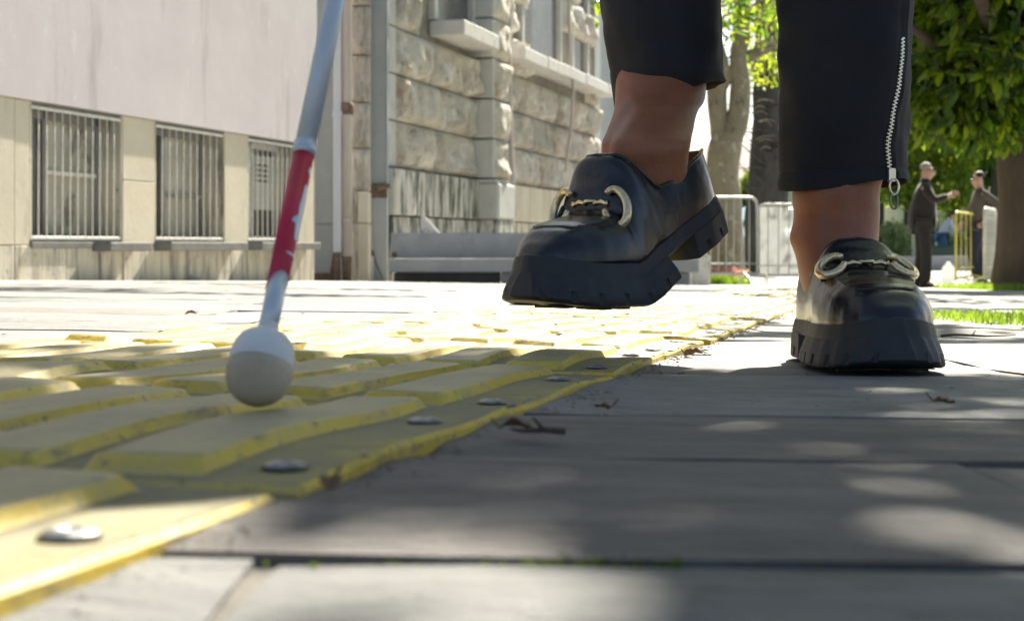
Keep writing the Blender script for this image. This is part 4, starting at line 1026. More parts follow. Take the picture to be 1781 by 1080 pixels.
# ================================================================== THE TWO MEN
def person_far(loc, rot, J, label, top_m, top_r, leg_m, hair_m, coat_len, scale=1.0, extras=None):
    # J : joints, x = forward, y = left, z up (metres)
    root = empty('person', loc, (0,0,rot), label=label, cat='person'); root.scale = (scale,)*3
    E = [('pel','bel'),('bel','che'),('che','nec'),('nec','jaw'),('jaw','hea'),('hea','cro'),
         ('che','shl'),('shl','ell'),('ell','wrl'),('wrl','hal'),('che','shr'),('shr','elr'),('elr','wrr'),('wrr','har'),
         ('pel','hil'),('hil','knl'),('knl','anl'),('anl','tol'),('pel','hir'),('hir','knr'),('knr','anr'),('anr','tor'),
         ('jaw','nos')]
    rad = dict(pel=(.10,.08), bel=(.09,.07), che=(.085,.055), nec=.055, jaw=(.066,.07), hea=(.080,.092), cro=(.055,.065), nos=.018,
               shl=.045, ell=.035, wrl=.03, hal=.03, shr=.045, elr=.035, wrr=.03, har=.03, hil=.09, knl=.06, anl=.04, tol=.03, hir=.09, knr=.06, anr=.04, tor=.03)
    J = dict(J)
    for s in 'lr': 
        w = Vector(J['wr'+s]); e = Vector(J['el'+s]); J['ha'+s] = tuple(w + (w-e).normalized()*.07)
        a = Vector(J['an'+s]); J['to'+s] = (a.x + .13, a.y, .035)
    n = Vector(J['nec']); 
    J['nos'] = tuple(Vector(J['jaw']) + Vector((.105, 0, .045)))
    skel(root, J, E, rad, M['skin_face'], 'body', root, 1, 'pel')
    # fingers on each hand
    for s in 'lr':
        w = Vector(J['wr'+s]); h = Vector(J['ha'+s]); d = (h-w).normalized(); sd = d.cross(Vector((0,1,.2))).normalized(); up = sd.cross(d)
        q = MB()
        for k, (o_, L) in enumerate([(-.03,.065),(-.01,.078),(.01,.072),(.03,.055)]):
            a = h + sd*o_ + d*.01; q.tube([a, a + d*L*.5 - up*.008, a + d*L*.9 - up*.03], [.010,.009,.006], 6)
        q.tube([w + d*.02, w + d*.05 + sd*-.045, w + d*.085 + sd*-.055], [.012,.011,.007], 6)
        q.build('hand', M['skin_face'], root, sm=True)
    # trousers
    TE = [('pel','hil'),('hil','knl'),('knl','anl'),('pel','hir'),('hir','knr'),('knr','anr')]
    TJ = {k: J[k] for k in ('pel','hil','knl','anl','hir','knr','anr')}
    tr_ = dict(pel=(.155,.135), hil=(.115,.105), knl=.088, anl=.082, hir=(.115,.105), knr=.088, anr=.082)
    for s in 'lr': TJ['an'+s] = (J['an'+s][0], J['an'+s][1], J['an'+s][2] - .03)
    skel(root, TJ, TE, tr_, leg_m, 'trousers', root, 1, 'pel')
    # top
    JJ = {k: J[k] for k in ('pel','bel','che','shl','ell','wrl','shr','elr','wrr')}; p = Vector(J['pel'])
    JJ['hem'] = tuple(p + Vector((0,0,-coat_len))); JJ['nk'] = tuple(Vector(J['nec']) - Vector((0,0,.03)))
    JE = [('hem','pel'),('pel','bel'),('bel','che'),('che','nk'),('che','shl'),('shl','ell'),('ell','wrl'),('che','shr'),('shr','elr'),('elr','wrr')]
    jr = dict(hem=(top_r+.01, top_r*.86), pel=(top_r, top_r*.82), bel=(top_r*.96, top_r*.80), che=(top_r*1.05, top_r*.86), nk=.075, shl=.085, ell=.066, wrl=.052, shr=.085, elr=.066, wrr=.052)
    skel(root, JJ, JE, jr, top_m, 'jacket' if coat_len > .1 else 'sweater', root, 1, 'che')
    # hair cap
    hc = Vector(J['hea']) + Vector((-.022, 0, .014)); q = MB(); rings = []
    for i in range(9):
        th = math.pi * (i+.4)/9.4 * .54; ring = []
        for j in range(18):
            a = 2*math.pi*j/18; cut = 1 - .0*math.cos(a)
            zz_ = math.cos(th) * .098 - (0 if math.cos(a) < .3 else .0); rr_ = math.sin(th)
            fx = .091*rr_*math.cos(a); 
            if math.cos(a) > .2 and th > 1.1: fx *= .62
            ring.append(hc + Vector((fx, .080*rr_*math.sin(a), zz_ + .004*math.sin(j*3))))
        rings.append(ring)
    q.loft(rings, caps=True); q.build('hair', hair_m, root, sm=True)
    for s, yv in (('l', .085), ('r', -.085)):
        q = MB(); e_ = Vector(J['hea']) + Vector((-.005, yv, -.035)); q.tube([e_ + Vector((0,0,-.03)), e_ + Vector((-.006,0,0)), e_ + Vector((0,0,.03))], [.008,.014,.008], 7); q.build('ear', M['skin_face'], root, sm=True)
        q = MB(); e_ = Vector(J['hea']) + Vector((.080, yv*.38, -.022)); q.tube([e_, e_ + Vector((.008,0,0))], [.012,.006], 8); q.build('eye', M['blackplastic'], root, sm=True)
        a = Vector(J['an'+s]); q = MB(); rings = []
        for i, (x, wv, hv) in enumerate([(-.085,.02,.06),(-.07,.038,.085),(-.02,.042,.095),(.04,.040,.075),(.10,.048,.055),(.16,.045,.045),(.195,.022,.03)]):
            rings.append([(a.x + x, a.y + wv*math.cos(t_), .0 + hv*(.5+.5*math.sin(t_))) for t_ in [2*math.pi*k/12 for k in range(12)]])
        q.loft(rings); q.build('shoe', M['shoe'], root, sm=True)
    if extras: extras(root, J)
    return root
def glasses(root, J):
    q = MB(); h = Vector(J['hea'])
    q.tube([h + Vector((-.01,-.09,-.01)), h + Vector((.09,-.07,-.012)), h + Vector((.105,-.03,-.015)), h + Vector((.105,.03,-.015)), h + Vector((.09,.07,-.012)), h + Vector((-.01,.09,-.01))], .0032, 6)
    q.build('glasses', M['blackplastic'], root, sm=True)
    tubeobj('collar', [Vector(J['nec']) + Vector((.0,0,-.03)), Vector(J['nec']) + Vector((.005,0,.03))], [.078,.068], M['jacket'], root, 14)
def shades(root, J):
    q = MB(); h = Vector(J['hea']) + Vector((-.005,0,.085))
    q.tube([h + Vector((-.03,-.09,-.03)), h + Vector((.05,-.07,.0)), h + Vector((.065,0,.005)), h + Vector((.05,.07,.0)), h + Vector((-.03,.09,-.03))], .007, 6)
    q.build('sunglasses', M['blackplastic'], root, sm=True)
    p = Vector(J['pel']); tubeobj('belt', [p + Vector((0,0,.02)), p + Vector((0,0,.06))], .165, M['blackplastic'], root, 18)
    q = MB(); q.tube([p + Vector((.1,.12,.04)), p + Vector((.12,.14,-.06)), p + Vector((.02,.17,-.10)), p + Vector((-.06,.16,-.03))], .005, 5); q.build('key_chain', M['steel'], root, sm=True)
man1 = dict(pel=(0,0,.95), bel=(.0,0,1.12), che=(.0,0,1.34), nec=(.035,0,1.52), jaw=(.075,0,1.60), hea=(.07,0,1.675), cro=(.055,0,1.735),
            shl=(.0,.17,1.43), ell=(.02,.24,1.17), wrl=(.12,.20,.95), shr=(.0,-.17,1.43), elr=(.13,-.21,1.22), wrr=(.33,-.18,1.30),
            hil=(0,.09,.90), knl=(.0,.10,.48), anl=(-.05,.10,.08), hir=(0,-.09,.90), knr=(.04,-.09,.48), anr=(.03,-.09,.08))
person_far(G(1604, 19.5), R(-8), man1, 'grey-haired man in a long dark jacket gesturing with one raised hand', M['jacket'], .225, M['pants'], M['hair_grey'], .22, .95, glasses)
man2 = dict(pel=(0,0,.95), bel=(-.03,0,1.12), che=(-.05,0,1.33), nec=(-.03,0,1.50), jaw=(.0,0,1.58), hea=(.0,0,1.655), cro=(-.015,0,1.715),
            shl=(-.05,.18,1.42), ell=(-.30,.27,1.20), wrl=(-.07,.22,1.00), shr=(-.04,-.18,1.42), elr=(.06,-.24,1.15), wrr=(.20,-.20,.98),
            hil=(0,.09,.90), knl=(.09,.05,.50), anl=(-.03,-.02,.08), hir=(0,-.09,.90), knr=(.0,-.06,.49), anr=(-.10,.04,.08))
person_far(G(1700, 20.9), R(172), man2, 'younger man in taupe sweater and dark jeans with a hand on his hip', M['sweater'], .205, M['jeans'], M['hair_dark'], .03, .95, shades)
far = dict(pel=(0,0,.9), bel=(.1,0,1.02), che=(.2,0,1.18), nec=(.28,0,1.30), jaw=(.34,0,1.36), hea=(.36,0,1.42), cro=(.35,0,1.48), shl=(.2,.17,1.25), ell=(.3,.2,1.0), wrl=(.42,.18,.8),
           shr=(.2,-.17,1.25), elr=(.3,-.2,1.0), wrr=(.42,-.18,.8), hil=(0,.09,.86), knl=(.05,.1,.46), anl=(.0,.1,.08), hir=(0,-.09,.86), knr=(.1,-.09,.46), anr=(.0,-.09,.08))
person_far(G(1636, 38.5), R(0), far, 'distant person bending forward in pale top and blue trousers beyond the kerb', M['farwhite'], .17, M['bluefab'], M['hair_dark'], .03)

# ================================================================== THE WALKER (close to the camera)
pw = empty('person', (0, 0, 0), label='walker in black cropped trousers and chunky black loafers, one foot lifted, holding the cane', cat='person')
# ---- shoe, local axes: u heel->toe (x), v side (y), w up (z)
HW = [(0,.020),(.012,.028),(.04,.034),(.08,.036),(.12,.0415),(.155,.0465),(.185,.0475),(.208,.0445),(.228,.0375),(.243,.0285),(.253,.0185),(.260,.003)]
HH = [(0,.066),(.03,.066),(.07,.060),(.10,.064),(.118,.074),(.128,.0755),(.14,.066),(.155,.054),(.17,.047),(.19,.042),(.215,.037),(.235,.030),(.25,.019),(.260,.004)]
CV = [(0,.0),(.12,.0),(.2,.004),(.26,.006)]
BEND_U = .165
def shoe(loc, yaw, pitch, bend, roll=0, label=None, mirror=1, tongue=0):
    root = empty('shoe', parent=pw)
    if label: root['label'] = label
    root.location = loc
    root.rotation_euler = (Matrix.Rotation(yaw, 3, 'Z') @ Matrix.Rotation(pitch, 3, 'Y') @ Matrix.Rotation(roll, 3, 'X')).to_euler()
    def B(p):
        u, v, w = p; v *= mirror
        if bend and u < BEND_U + .02:
            f = clamp((BEND_U + .02 - u)/.04, 0, 1); a = bend * f*f*(3-2*f)
            du, dw = u - BEND_U, w - .03
            u, w = BEND_U + du*math.cos(a) + dw*math.sin(a), .03 - du*math.sin(a) + dw*math.cos(a)
        return Vector((u, v, w))
    TOP = .036
    def sec(u, s):                                   # s in [-1,1] across
        hw, hh, cv = lerp_tab(HW, u), lerp_tab(HH, u), lerp_tab(CV, u)
        hh += tongue * math.exp(-((u-.122)/.014)**2)
        # opening
        fm = 90 if u >= .124 else 90 - clamp((.124-u)/.028, 0, 1)**.7 * 52
        ph = R((1 - abs(s)) * fm); sg = -1 if s < 0 else 1
        return ph, sg, hw, hh, cv
    def upper(u, s):
        ph, sg, hw, hh, cv = sec(u, s)
        c, sn = math.cos(ph), math.sin(ph)
        v = sg * hw * c ** .62; w = TOP - .002 + hh * sn ** .80
        # apron seam ridge on the vamp
        if u > .135:
            ridge = math.exp(-((abs(v) - hw*.66)/.0022)**2) * .0016 if u < .228 else 0
            w += ridge
        if u > .13 and u < .19: w += .0012*math.sin(u*260)*(1-abs(s))*math.exp(-((u-.165)/.018)**2)*1.2
        # toe cap line over the front of the apron
        w += .0016*math.exp(-((u - .228 + (v/hw if hw > .01 else 0)**2*.012)/.0016)**2) * (1 if abs(v) < hw*.68 else 0)
        return B((u, v + cv, w))
    us = [0,.003,.008,.016,.03,.045,.06,.075,.086,.094,.100,.105,.110,.114,.118,.121,.124] + [.124 + (.260-.124)*(i/52) for i in range(1, 53)]
    ns = 22; q = MB()
    for side in (-1, 1):
        rows = [[upper(u, side * (1 - i/ns) if i < ns else side*1e-6) for i in range(ns + 1)] for u in us]
        q.loft(rows, caps=False, closed=False)
    # close heel back
    back = [upper(0, -(1 - i/ns)) for i in range(ns+1)]; bk2 = [upper(0, (1 - i/ns)) for i in range(ns+1)]
    q.loft([back, bk2], caps=False, closed=False)
    me = q.mesh('upper', M['leather']); bm = bmesh.new(); bm.from_mesh(me); bmesh.ops.remove_doubles(bm, verts=bm.verts, dist=.0004)
    bmesh.ops.recalc_face_normals(bm, faces=list(bm.faces)); bm.to_mesh(me); bm.free(); smooth(me)
    me.materials.append(M['lining'])
    up = link('upper', me, parent=root)
    md = up.modifiers.new('s', 'SOLIDIFY'); md.thickness = .0022; md.offset = -1; md.material_offset = 1; md.material_offset_rim = 0
    # piping round the opening
    for side in (-1, 1):
        pts = [upper(u, side*1e-6) + Vector((0,0,.0003)) for u in us if u <= .124]
        q = MB(); q.tube(pts, .0017, 7); q.build('piping', M['leather'], root, sm=True)
    # ---- sole
    def outline_ring(ua, ub, ex, w, n=44, notch=0, rise=0, square=(0, 0)):
        out = []; arc = 0; prev = None
        for i in range(2*n):
            s = 1 if i < n else -1; k = i if i < n else 2*n - i
            a = math.pi*k/n; f = .5 - .5*math.cos(a); u = ua + (ub-ua)*f
            hw = lerp_tab(HW, clamp(u, 0, .2599)) + ex; cv = lerp_tab(CV, u)
            # rounded ends where the profile does not close by itself
            if square[0] and f < .08: hw *= (f/.08)**.25 if f > 0 else 0
            if square[1] and f > .92: hw *= ((1-f)/.08)**.25 if f < 1 else 0
            if not square[0] and k == 0: hw = 0.004
            if k == n or k == 0: hw = 0 if (k == n and not 0) else hw
            uu = u + ex*(2*f-1)
            ww = w
            if rise: ww += rise * max(0, (uu - .20)/.065)**2
            if prev is not None: arc += math.hypot(u - prev[0], hw - prev[1]) * (1 if s*(i-n+.5) < 0 else 1)
            prev = (u, hw)
            if notch:
                if arc % .0245 < .0042: ww += notch; hw = max(0, hw - .0030)
            out.append(B((uu, cv + s*hw, ww)))
        return out
    q = MB()
    TS = .007
    q.loft([outline_ring(0, .26, e, w, rise=rs) for e, w, rs in [(.0015,.022,.005),(.0028,.0235,.005),(.0016,.031,.007),(.0006,.0352,.009),(-.0012,.0368,.009)]])
    FU = .112
    q.loft([outline_ring(FU, .26, e, w, n=120, notch=nt__, rise=rs, square=(1,0)) for e, w, nt__, rs in
            [(.0055,.000,.0,TS),(.0082,.0015,.0,TS),(.0088,.0035,.0075,TS*.9),(.0074,.0115,.0,TS*.8),(.0072,.0118,.0,TS*.8),(.0042,.0215,.0,TS*.75),(.0026,.0245,.0,TS*.75)]])
    q.loft([outline_ring(-.002, .072, e, w, square=(1,1), notch=nt__) for e, w, nt__ in [(.003,.000,.0),(.0045,.001,.0),(.0045,.0035,.006),(.0042,.011,.0),(.0038,.0235,.0)]])
    # raised tread lugs on the underside
    for i in range(6):
        u = .125 + i*.021; hw = lerp_tab(HW, u) * .8
        for s in (-1, 1):
            a = [B((u, s*.006, -.0028)), B((u+.011, s*.006, -.0028)), B((u+.014, s*hw, -.0028)), B((u+.003, s*hw, -.0028))]
            b = [B((u, s*.006, .002)), B((u+.011, s*.006, .002)), B((u+.014, s*hw, .002)), B((u+.003, s*hw, .002))]
            if u > .2: a = [p + Vector((0,0,.004)) for p in a]
            q.add(a + b, [(0,1,2,3),(4,5,6,7),(0,1,5,4),(1,2,6,5),(2,3,7,6),(3,0,4,7)])
    me = q.mesh('sole', M['sole']); bm = bmesh.new(); bm.from_mesh(me)
    bmesh.ops.remove_doubles(bm, verts=bm.verts, dist=.0002)
    for f in bm.faces: f.smooth = True
    for e in bm.edges:
        if len(e.link_faces) == 2 and e.calc_face_angle(0) > R(32): e.smooth = False
    bm.to_mesh(me); bm.free(); so = link('sole', me, parent=root)
    # welt stitching
    q = MB(); n = 60
    # ---- horsebit: two open D rings, linked bar
    def surf(u, v):                                   # point on the vamp
        hw, hh, cv = lerp_tab(HW, u), lerp_tab(HH, u), lerp_tab(CV, u)
        c = clamp(abs(v)/hw, 0, .995) ** (1/.62); ph = math.acos(c)
        return B((u, v + cv, TOP - .002 + hh*math.sin(ph)**.80)) 
    for s in (-1, 1):
        cu, cvv = .160, s*.0285; c = surf(cu, cvv)
        e1 = (surf(cu + .006, cvv) - surf(cu - .006, cvv)).normalized(); e2 = (surf(cu, cvv + .005*s) - surf(cu, cvv - .008*s)).normalized()
        nn = e1.cross(e2).normalized(); nn = nn if nn.z > 0 else -nn
        rr_ = .0130; pts = []; 
        for k in range(25):
            a = R(28 + 304*k/24); pts.append(c + nn*.0045 + e2*math.cos(a)*rr_*.95*-1 + e1*math.sin(a)*rr_*1.18)
        q = MB(); q.tube(pts, [.0027 + .0011*math.sin(math.pi*k/24) for k in range(25)], 9); q.build('buckle_ring', M['rhinestone'], root, sm=True)
        st_ = MB()
        for k in range(1, 24):
            p = pts[k] + nn*.0030; h = .0010
            st_.add([p + nn*h, p + e1*h, p + e2*h, p - e1*h, p - e2*h, p - nn*h], [(0,1,2),(0,2,3),(0,3,4),(0,4,1),(5,2,1),(5,3,2),(5,4,3),(5,1,4)])
        st_.build('rhinestones', M['rhinestone'], root, kind='stuff')
        # leather tab that holds the ring
        q = MB(); rows = []
        for k in range(6):
            v = s*(.031 + .008*k/5); rows.append([surf(.160 + d, v) + Vector((0,0,.0015)) for d in (-.006, -.003, 0, .003, .006)])
        q.loft(rows, caps=False, closed=False); o = q.build('tab', M['leather'], root, sm=True); solidify(o, .0022, 1)
    # raised seam round the apron
    q = MB(); pts = [surf(.140 + .082*i/12, -.66*lerp_tab(HW, .140 + .082*i/12)) for i in range(13)]
    pts += [surf(.2265 + .002*math.sin(math.pi*i/10), .66*lerp_tab(HW, .2265)*(-1 + 2*i/10)) for i in range(1, 10)]
    pts += [surf(.222 - .082*i/12, .66*lerp_tab(HW, .222 - .082*i/12)) for i in range(13)]
    q.tube([p + Vector((0,0,.0003)) for p in pts], .0013, 7); q.build('apron_seam', M['leather'], root, sm=True)
    # chain bar: links along the vamp
    vs_ = [-.019, -.012, -.005, .0, .005, .012, .019]
    pts = [surf(.1625, v) + Vector((0,0,.0032)) for v in vs_]
    for a, b, kind in [(0,2,0), (2,4,1), (4,6,0)]:
        q = MB(); A, Bp = pts[a], pts[b]; d = (Bp - A); mid = (A+Bp)/2 + Vector((0,0,.0010)); sdv = d.cross(Vector((0,0,1))).normalized()
        if kind == 0: q.tube([A, A.lerp(Bp,.2), mid, A.lerp(Bp,.8), Bp], [.0032,.0019,.0026,.0019,.0032], 8)
        else:
            L = d.length*.5; dn = d.normalized()
            q.tube([mid + dn*L*math.cos(t_) + sdv*.0038*math.sin(t_) for t_ in [2*math.pi*k/16 for k in range(17)]], .0017, 7)
        q.build('chain_link', M['gold'], root, sm=True)
    return root, B
# standing shoe (left foot): toes towards the camera
toeL = Vector((.3115, 1.128)); yawL = R(-87.6)
heelL = toeL - Vector((math.cos(yawL), math.sin(yawL))) * .268
gz = g(heelL.x, heelL.y)
shoeL, _ = shoe((heelL.x, heelL.y, gz + .0025), yawL, math.atan(-.0221)*1.0, 0, mirror=-1, label='black loafer planted flat on the slabs')
# lifted shoe (right foot)
heelR = Vector((.67, .742, 0)); toeT = Vector((0, 0, 0))
# bend about the ball lifts the heel; aim with the forefoot line
yawR = math.atan2(toeT.y - heelR.y, toeT.x - heelR.x)
bendR = R(22)
ballR = P(1036, 521, 1.235)
cu = Vector((math.cos(yawR), math.sin(yawR), 0))
locR = ballR - cu * BEND_U; locR.z = ballR.z - .003
shoeR, BR = shoe(locR, yawR, R(.3), bendR, R(0), mirror=1, tongue=.010, label='lifted black loafer with raised heel in mid step')

# ---- lower legs (bare skin) : elliptical loft
def leg_rings(cs, n=28):
    out = []
    for (c, rx, ry, tw) in cs:
        c = Vector(c); out.append([c + Vector((rx*math.cos(a)*math.cos(tw) - ry*math.sin(a)*math.sin(tw), rx*math.cos(a)*math.sin(tw) + ry*math.sin(a)*math.cos(tw), 0)) for a in [2*math.pi*k/n for k in range(n)]])
    return out
def interp(cs, k=6):
    out = []
    for i in range(len(cs) - 1):
        a0, a, b, b0 = cs[max(i-1,0)], cs[i], cs[i+1], cs[min(i+2, len(cs)-1)]
        for j in range(k):
            t = j/k
            def h(w, x, y, z): return .5*((2*x) + (y-w)*t + (2*w-5*x+4*y-z)*t*t + (3*x-w-3*y+z)*t**3)
            out.append((Vector([h(a0[0][q_], a[0][q_], b[0][q_], b0[0][q_]) for q_ in range(3)]), h(a0[1],a[1],b[1],b0[1]), h(a0[2],a[2],b[2],b0[2]), h(a0[3],a[3],b[3],b0[3])))
    c = cs[-1]; out.append((Vector(c[0]), c[1], c[2], c[3])); return out
hx, hy = heelL.x, heelL.y
cxL = (1470-CX)/FPX*1.362
legL = [((hx-.001, hy-.085, .050), .028, .055, 0), ((hx-.001, hy-.072, .066), .031, .052, 0), ((hx+.0, hy-.062, .086), .0345, .046, 0), ((hx+.001, hy-.054, .108), .0385, .043, 0),
        ((hx+.004, hy-.048, .130), .0395, .042, 0), ((hx+.004, hy-.046, .155), .0400, .043, 0), ((cxL, 1.36, .19), .040, .043, 0), ((cxL, 1.362, .26), .043, .046, 0), ((cxL, 1.368, .40), .048, .050, 0), ((cxL-.01, 1.38, .52), .052, .055, 0)]
pR = locR; cuR = cu; sR = Vector((-cu.y, cu.x, 0)); yw = yawR - R(-90)
def RB(u, v, w):                                      # bent point of lifted shoe in world space
    return shoeR_mat @ BR((u, v, w))
shoeR_mat = Matrix.Translation(locR) @ (Matrix.Rotation(yawR, 4, 'Z') @ Matrix.Rotation(R(.3), 4, 'Y'))
aR = RB(.070, 0, .045); bRr = RB(.066, 0, .075)
legR = [(aR, .027, .052, yw), (RB(.068,0,.06), .030, .050, yw), (RB(.064,0,.082), .034, .045, yw), (RB(.058,0,.104), .0375, .042, yw)]
top = P(1149, 165, 1.40)
c3 = RB(.052, 0, .128)
c2_ = RB(.058,0,.104)
legR += [(c2_.lerp(top, .3), .0385, .0415, yw*.8), (c2_.lerp(top, .65), .0395, .042, yw*.6), (top, .0425, .047, yw), (P(1149, 70, 1.437), .044, .047, yw), (P(1147, 0, 1.44), .047, .050, yw), (Vector((.150,1.44,.50)), .052, .055, yw)]
# upper body (outside the picture): one continuous figure with the legs
q = MB()
def anatomy(rings, cz_, cs):
    for ring, (c, rx, ry, tw) in zip(rings, cs):
        for j, v in enumerate(ring):
            a = 2*math.pi*j/len(ring); dz = v.z - cz_; d = (v - Vector(c)).normalized()
            e = .0030*math.exp(-(dz/.011)**2) * (math.exp(-((a - .25)/.38)**2) + math.exp(-((a - math.pi + .1)/.36)**2) + math.exp(-((a - 6.53)/.38)**2))
            e -= .0030*math.exp(-((a - 4.35)/.16)**2) * math.exp(-((dz-.01)/.03)**2); e += .0022*math.exp(-((a - 4.72)/.15)**2) * math.exp(-((dz-.015)/.04)**2)
            e -= .0045*math.exp(-((a - 2.15)/.3)**2) + .0045*math.exp(-((a - .98)/.3)**2)
            e += noise.noise(v*30)*.0006
            ring[j] = v + d*e
    return rings
cl_, cr_ = interp(legL), interp(legR)
q.loft(anatomy(leg_rings(cl_, 56), g(hx, hy) + .115, cl_)); q.loft(anatomy(leg_rings(cr_, 56), RB(.06, 0, .105).z, cr_))
q.build('lower_legs', M['skin'], pw, sm=True)
J = dict(pel=(.19,1.52,.88), bel=(.165,1.53,1.03), che=(.13,1.53,1.25), nec=(.11,1.49,1.42), jaw=(.10,1.45,1.49), hea=(.10,1.45,1.56), cro=(.10,1.46,1.62), nos=(.10,1.355,1.535),
         shr=(-.02,1.52,1.33), elr=(-.06,1.42,1.10), wrr=(-.035,1.275,.985), har=(-.034,1.25,.94), shl=(.26,1.53,1.33), ell=(.27,1.56,1.07), wrl=(.13,1.37,1.05), hal=(.07,1.33,1.06))
E = [('pel','bel'),('bel','che'),('che','nec'),('nec','jaw'),('jaw','hea'),('hea','cro'),('jaw','nos'),('che','shr'),('shr','elr'),('elr','wrr'),('wrr','har'),('che','shl'),('shl','ell'),('ell','wrl'),('wrl','hal')]
rad = dict(pel=(.15,.11), bel=(.11,.09), che=(.13,.095), nec=.047, jaw=(.058,.062), hea=(.074,.085), cro=(.05,.06), nos=.015, shr=.05, elr=.036, wrr=.024, har=(.03,.018), shl=.05, ell=.036, wrl=.024, hal=(.03,.018))
skel(pw, J, E, rad, M['skin'], 'body', pw, 2, 'pel')
JC = {k: J[k] for k in ('pel','bel','che','shr','elr','wrr','shl','ell','wrl')}; JC['nk'] = (.115,1.51,1.38); JC['hem'] = (.20,1.53,.76)
skel(pw, JC, [('hem','pel'),('pel','bel'),('bel','che'),('che','nk'),('che','shr'),('shr','elr'),('elr','wrr'),('che','shl'),('shl','ell'),('ell','wrl')],
     dict(hem=(.16,.14), pel=(.155,.13), bel=(.125,.11), che=(.14,.115), nk=.065, shr=.07, elr=.052, wrr=.038, shl=.07, ell=.052, wrl=.038), M['coat'], 'jacket', pw, 2, 'che')
q = MB(); rings = []
for i in range(12):
    th = math.pi*(i+.3)/12.3; rr_ = math.sin(min(th, 1.9)); ring = []
    for j in range(20):
        a = 2*math.pi*j/20; fy = .10*rr_*math.sin(a)
        if math.sin(a) < -.3 and th > .9: fy *= .35
        ring.append(Vector((.10 + .088*rr_*math.cos(a), 1.472 + fy, 1.575 + .105*math.cos(th) - (.09 if th > 1.7 else 0)*(th-1.7))))
    rings.append(ring)
q.loft(rings); q.build('hair', M['hair_dark'], pw, sm=True)
def hand(wr, pd, grip, side):                          # palm-side fingers curled round the grip point or relaxed
    wr = Vector(wr); d = Vector(pd).normalized(); acr = d.cross(Vector((0,1,0))).normalized(); pn = acr.cross(d)
    q = MB()
    for k, (o_, L) in enumerate([(-.024,.060),(-.008,.072),(.008,.067),(.024,.052)]):
        a = wr + d*.065 + acr*o_; c_ = .9 if grip else .25
        p1 = a + d*L*.42 + pn*L*.15*c_; p2 = p1 + d*L*(.3-.45*c_) + pn*L*.4*c_; p3 = p2 - d*L*.35*c_ + d*L*.25*(1-c_) + pn*L*.1*c_
        q.tube([wr + d*.03 + acr*o_*.7, a, p1, p2, p3], [.009,.0095,.0085,.0078,.006], 8)
    q.tube([wr + d*.01 + acr*side*.015, wr + d*.03 + acr*side*.038 + pn*.012, wr + d*.055 + acr*side*.040 + pn*.026], [.011,.010,.007], 8)
    q.build('hand', M['skin'], pw, sm=True)
hand((-.035,1.262,.965), (0,-.3,-1), True, 1); hand(J['wrl'], (-.8,-.5,.1), False, -1)

# ---- trousers
HEMZ = {1: .159, 9: .262}
def tnoise(d, z, seed):
    return noise.noise(Vector((d.x*1.4, d.y*1.4, z*7 + seed)))*.0050 + noise.noise(Vector((d.x*2.2, d.y*2.2, z*26 + seed)))*.0021 + .0026*noise.noise(Vector((d.x*1.8 + z*9, d.y*1.8, z*34 + seed*3)))*(1 if z < .33 else .5) + .0011*max(0, 1-abs(z-HEMZ.get(seed,9)-.014)/.002)*-1
def trouser(cs, hemfn, n=72, k=10, seed=1, extra=None):
    rings = []; cc = interp(cs, k)
    for i, (c, rx, ry, tw) in enumerate(cc):
        ring = []
        for j in range(n):
            a = 2*math.pi*j/n; d = Vector((math.cos(a), math.sin(a)))
            f = tnoise(d, c.z, seed)
            e = 1.0; dz = hemfn(a) * max(0, 1 - i/ (k*1.0)) if hemfn else 0
            x = (rx + f)*d.x; y = (ry + f)*d.y
            if extra: 
                ex = extra(i, a, c.z); x += ex*d.x; y += ex*d.y
            ring.append(Vector((c.x + x*math.cos(tw) - y*math.sin(tw), c.y + x*math.sin(tw) + y*math.cos(tw), c.z + dz)))
        rings.append(ring)
    return rings
cxL = (1470-CX)/FPX*1.362
TL_ = [((cxL-.0005, 1.362, CZ+(425-320)/FPX*1.31), .0595, .056, 0), ((cxL-.0005, 1.362, .185), .0593, .056, 0), ((cxL-.001, 1.362, .23), .0600, .057, 0), ((cxL-.001, 1.362, .28), .0630, .060, 0),
       ((cxL, 1.366, .335), .0655, .063, 0), ((cxL-.003, 1.37, .45), .072, .07, 0), ((cxL-.02, 1.40, .60), .078, .08, 0), ((.285, 1.46, .76), .085, .095, 0), ((.28, 1.50, .86), .088, .10, 0)]
ZIPA = [(70,1561),(110,1560),(150,1556),(190,1551),(215,1547),(240,1541),(258,1540),(275,1543),(292,1546),(308,1548)]
def zip_angle(z):
    py = HY - (z - CZ)*FPX/1.32
    for (a, x), (b, y) in zip(ZIPA, ZIPA[1:]):
        if a <= py <= b: px = x + (y-x)*(py-a)/(b-a); break
    else: px = ZIPA[0][1] if py < ZIPA[0][0] else ZIPA[-1][1]
    Xo = (px - CX)/FPX*1.318 - cxL
    s = clamp(Xo/.0608, -.97, .97); return -math.acos(s)     # front side: negative y
def exL(i, a, z):
    aa = a - 2*math.pi if a > math.pi else a
    d = aa - zip_angle(z)
    v = 0
    if z < .335:
        v += .0035*math.exp(-((d-.10)/.09)**2) + .0016*math.exp(-((d+.10)/.07)**2) - .0030*math.exp(-(d/.035)**2)
    v += .0012 * (1 if z < .168 else 0)
    return v
rL = trouser(TL_, lambda a: .004*math.cos(a) - .003*math.sin(a*2), seed=1, k=14, extra=exL)
tpR = P(1152, 140, 1.44)
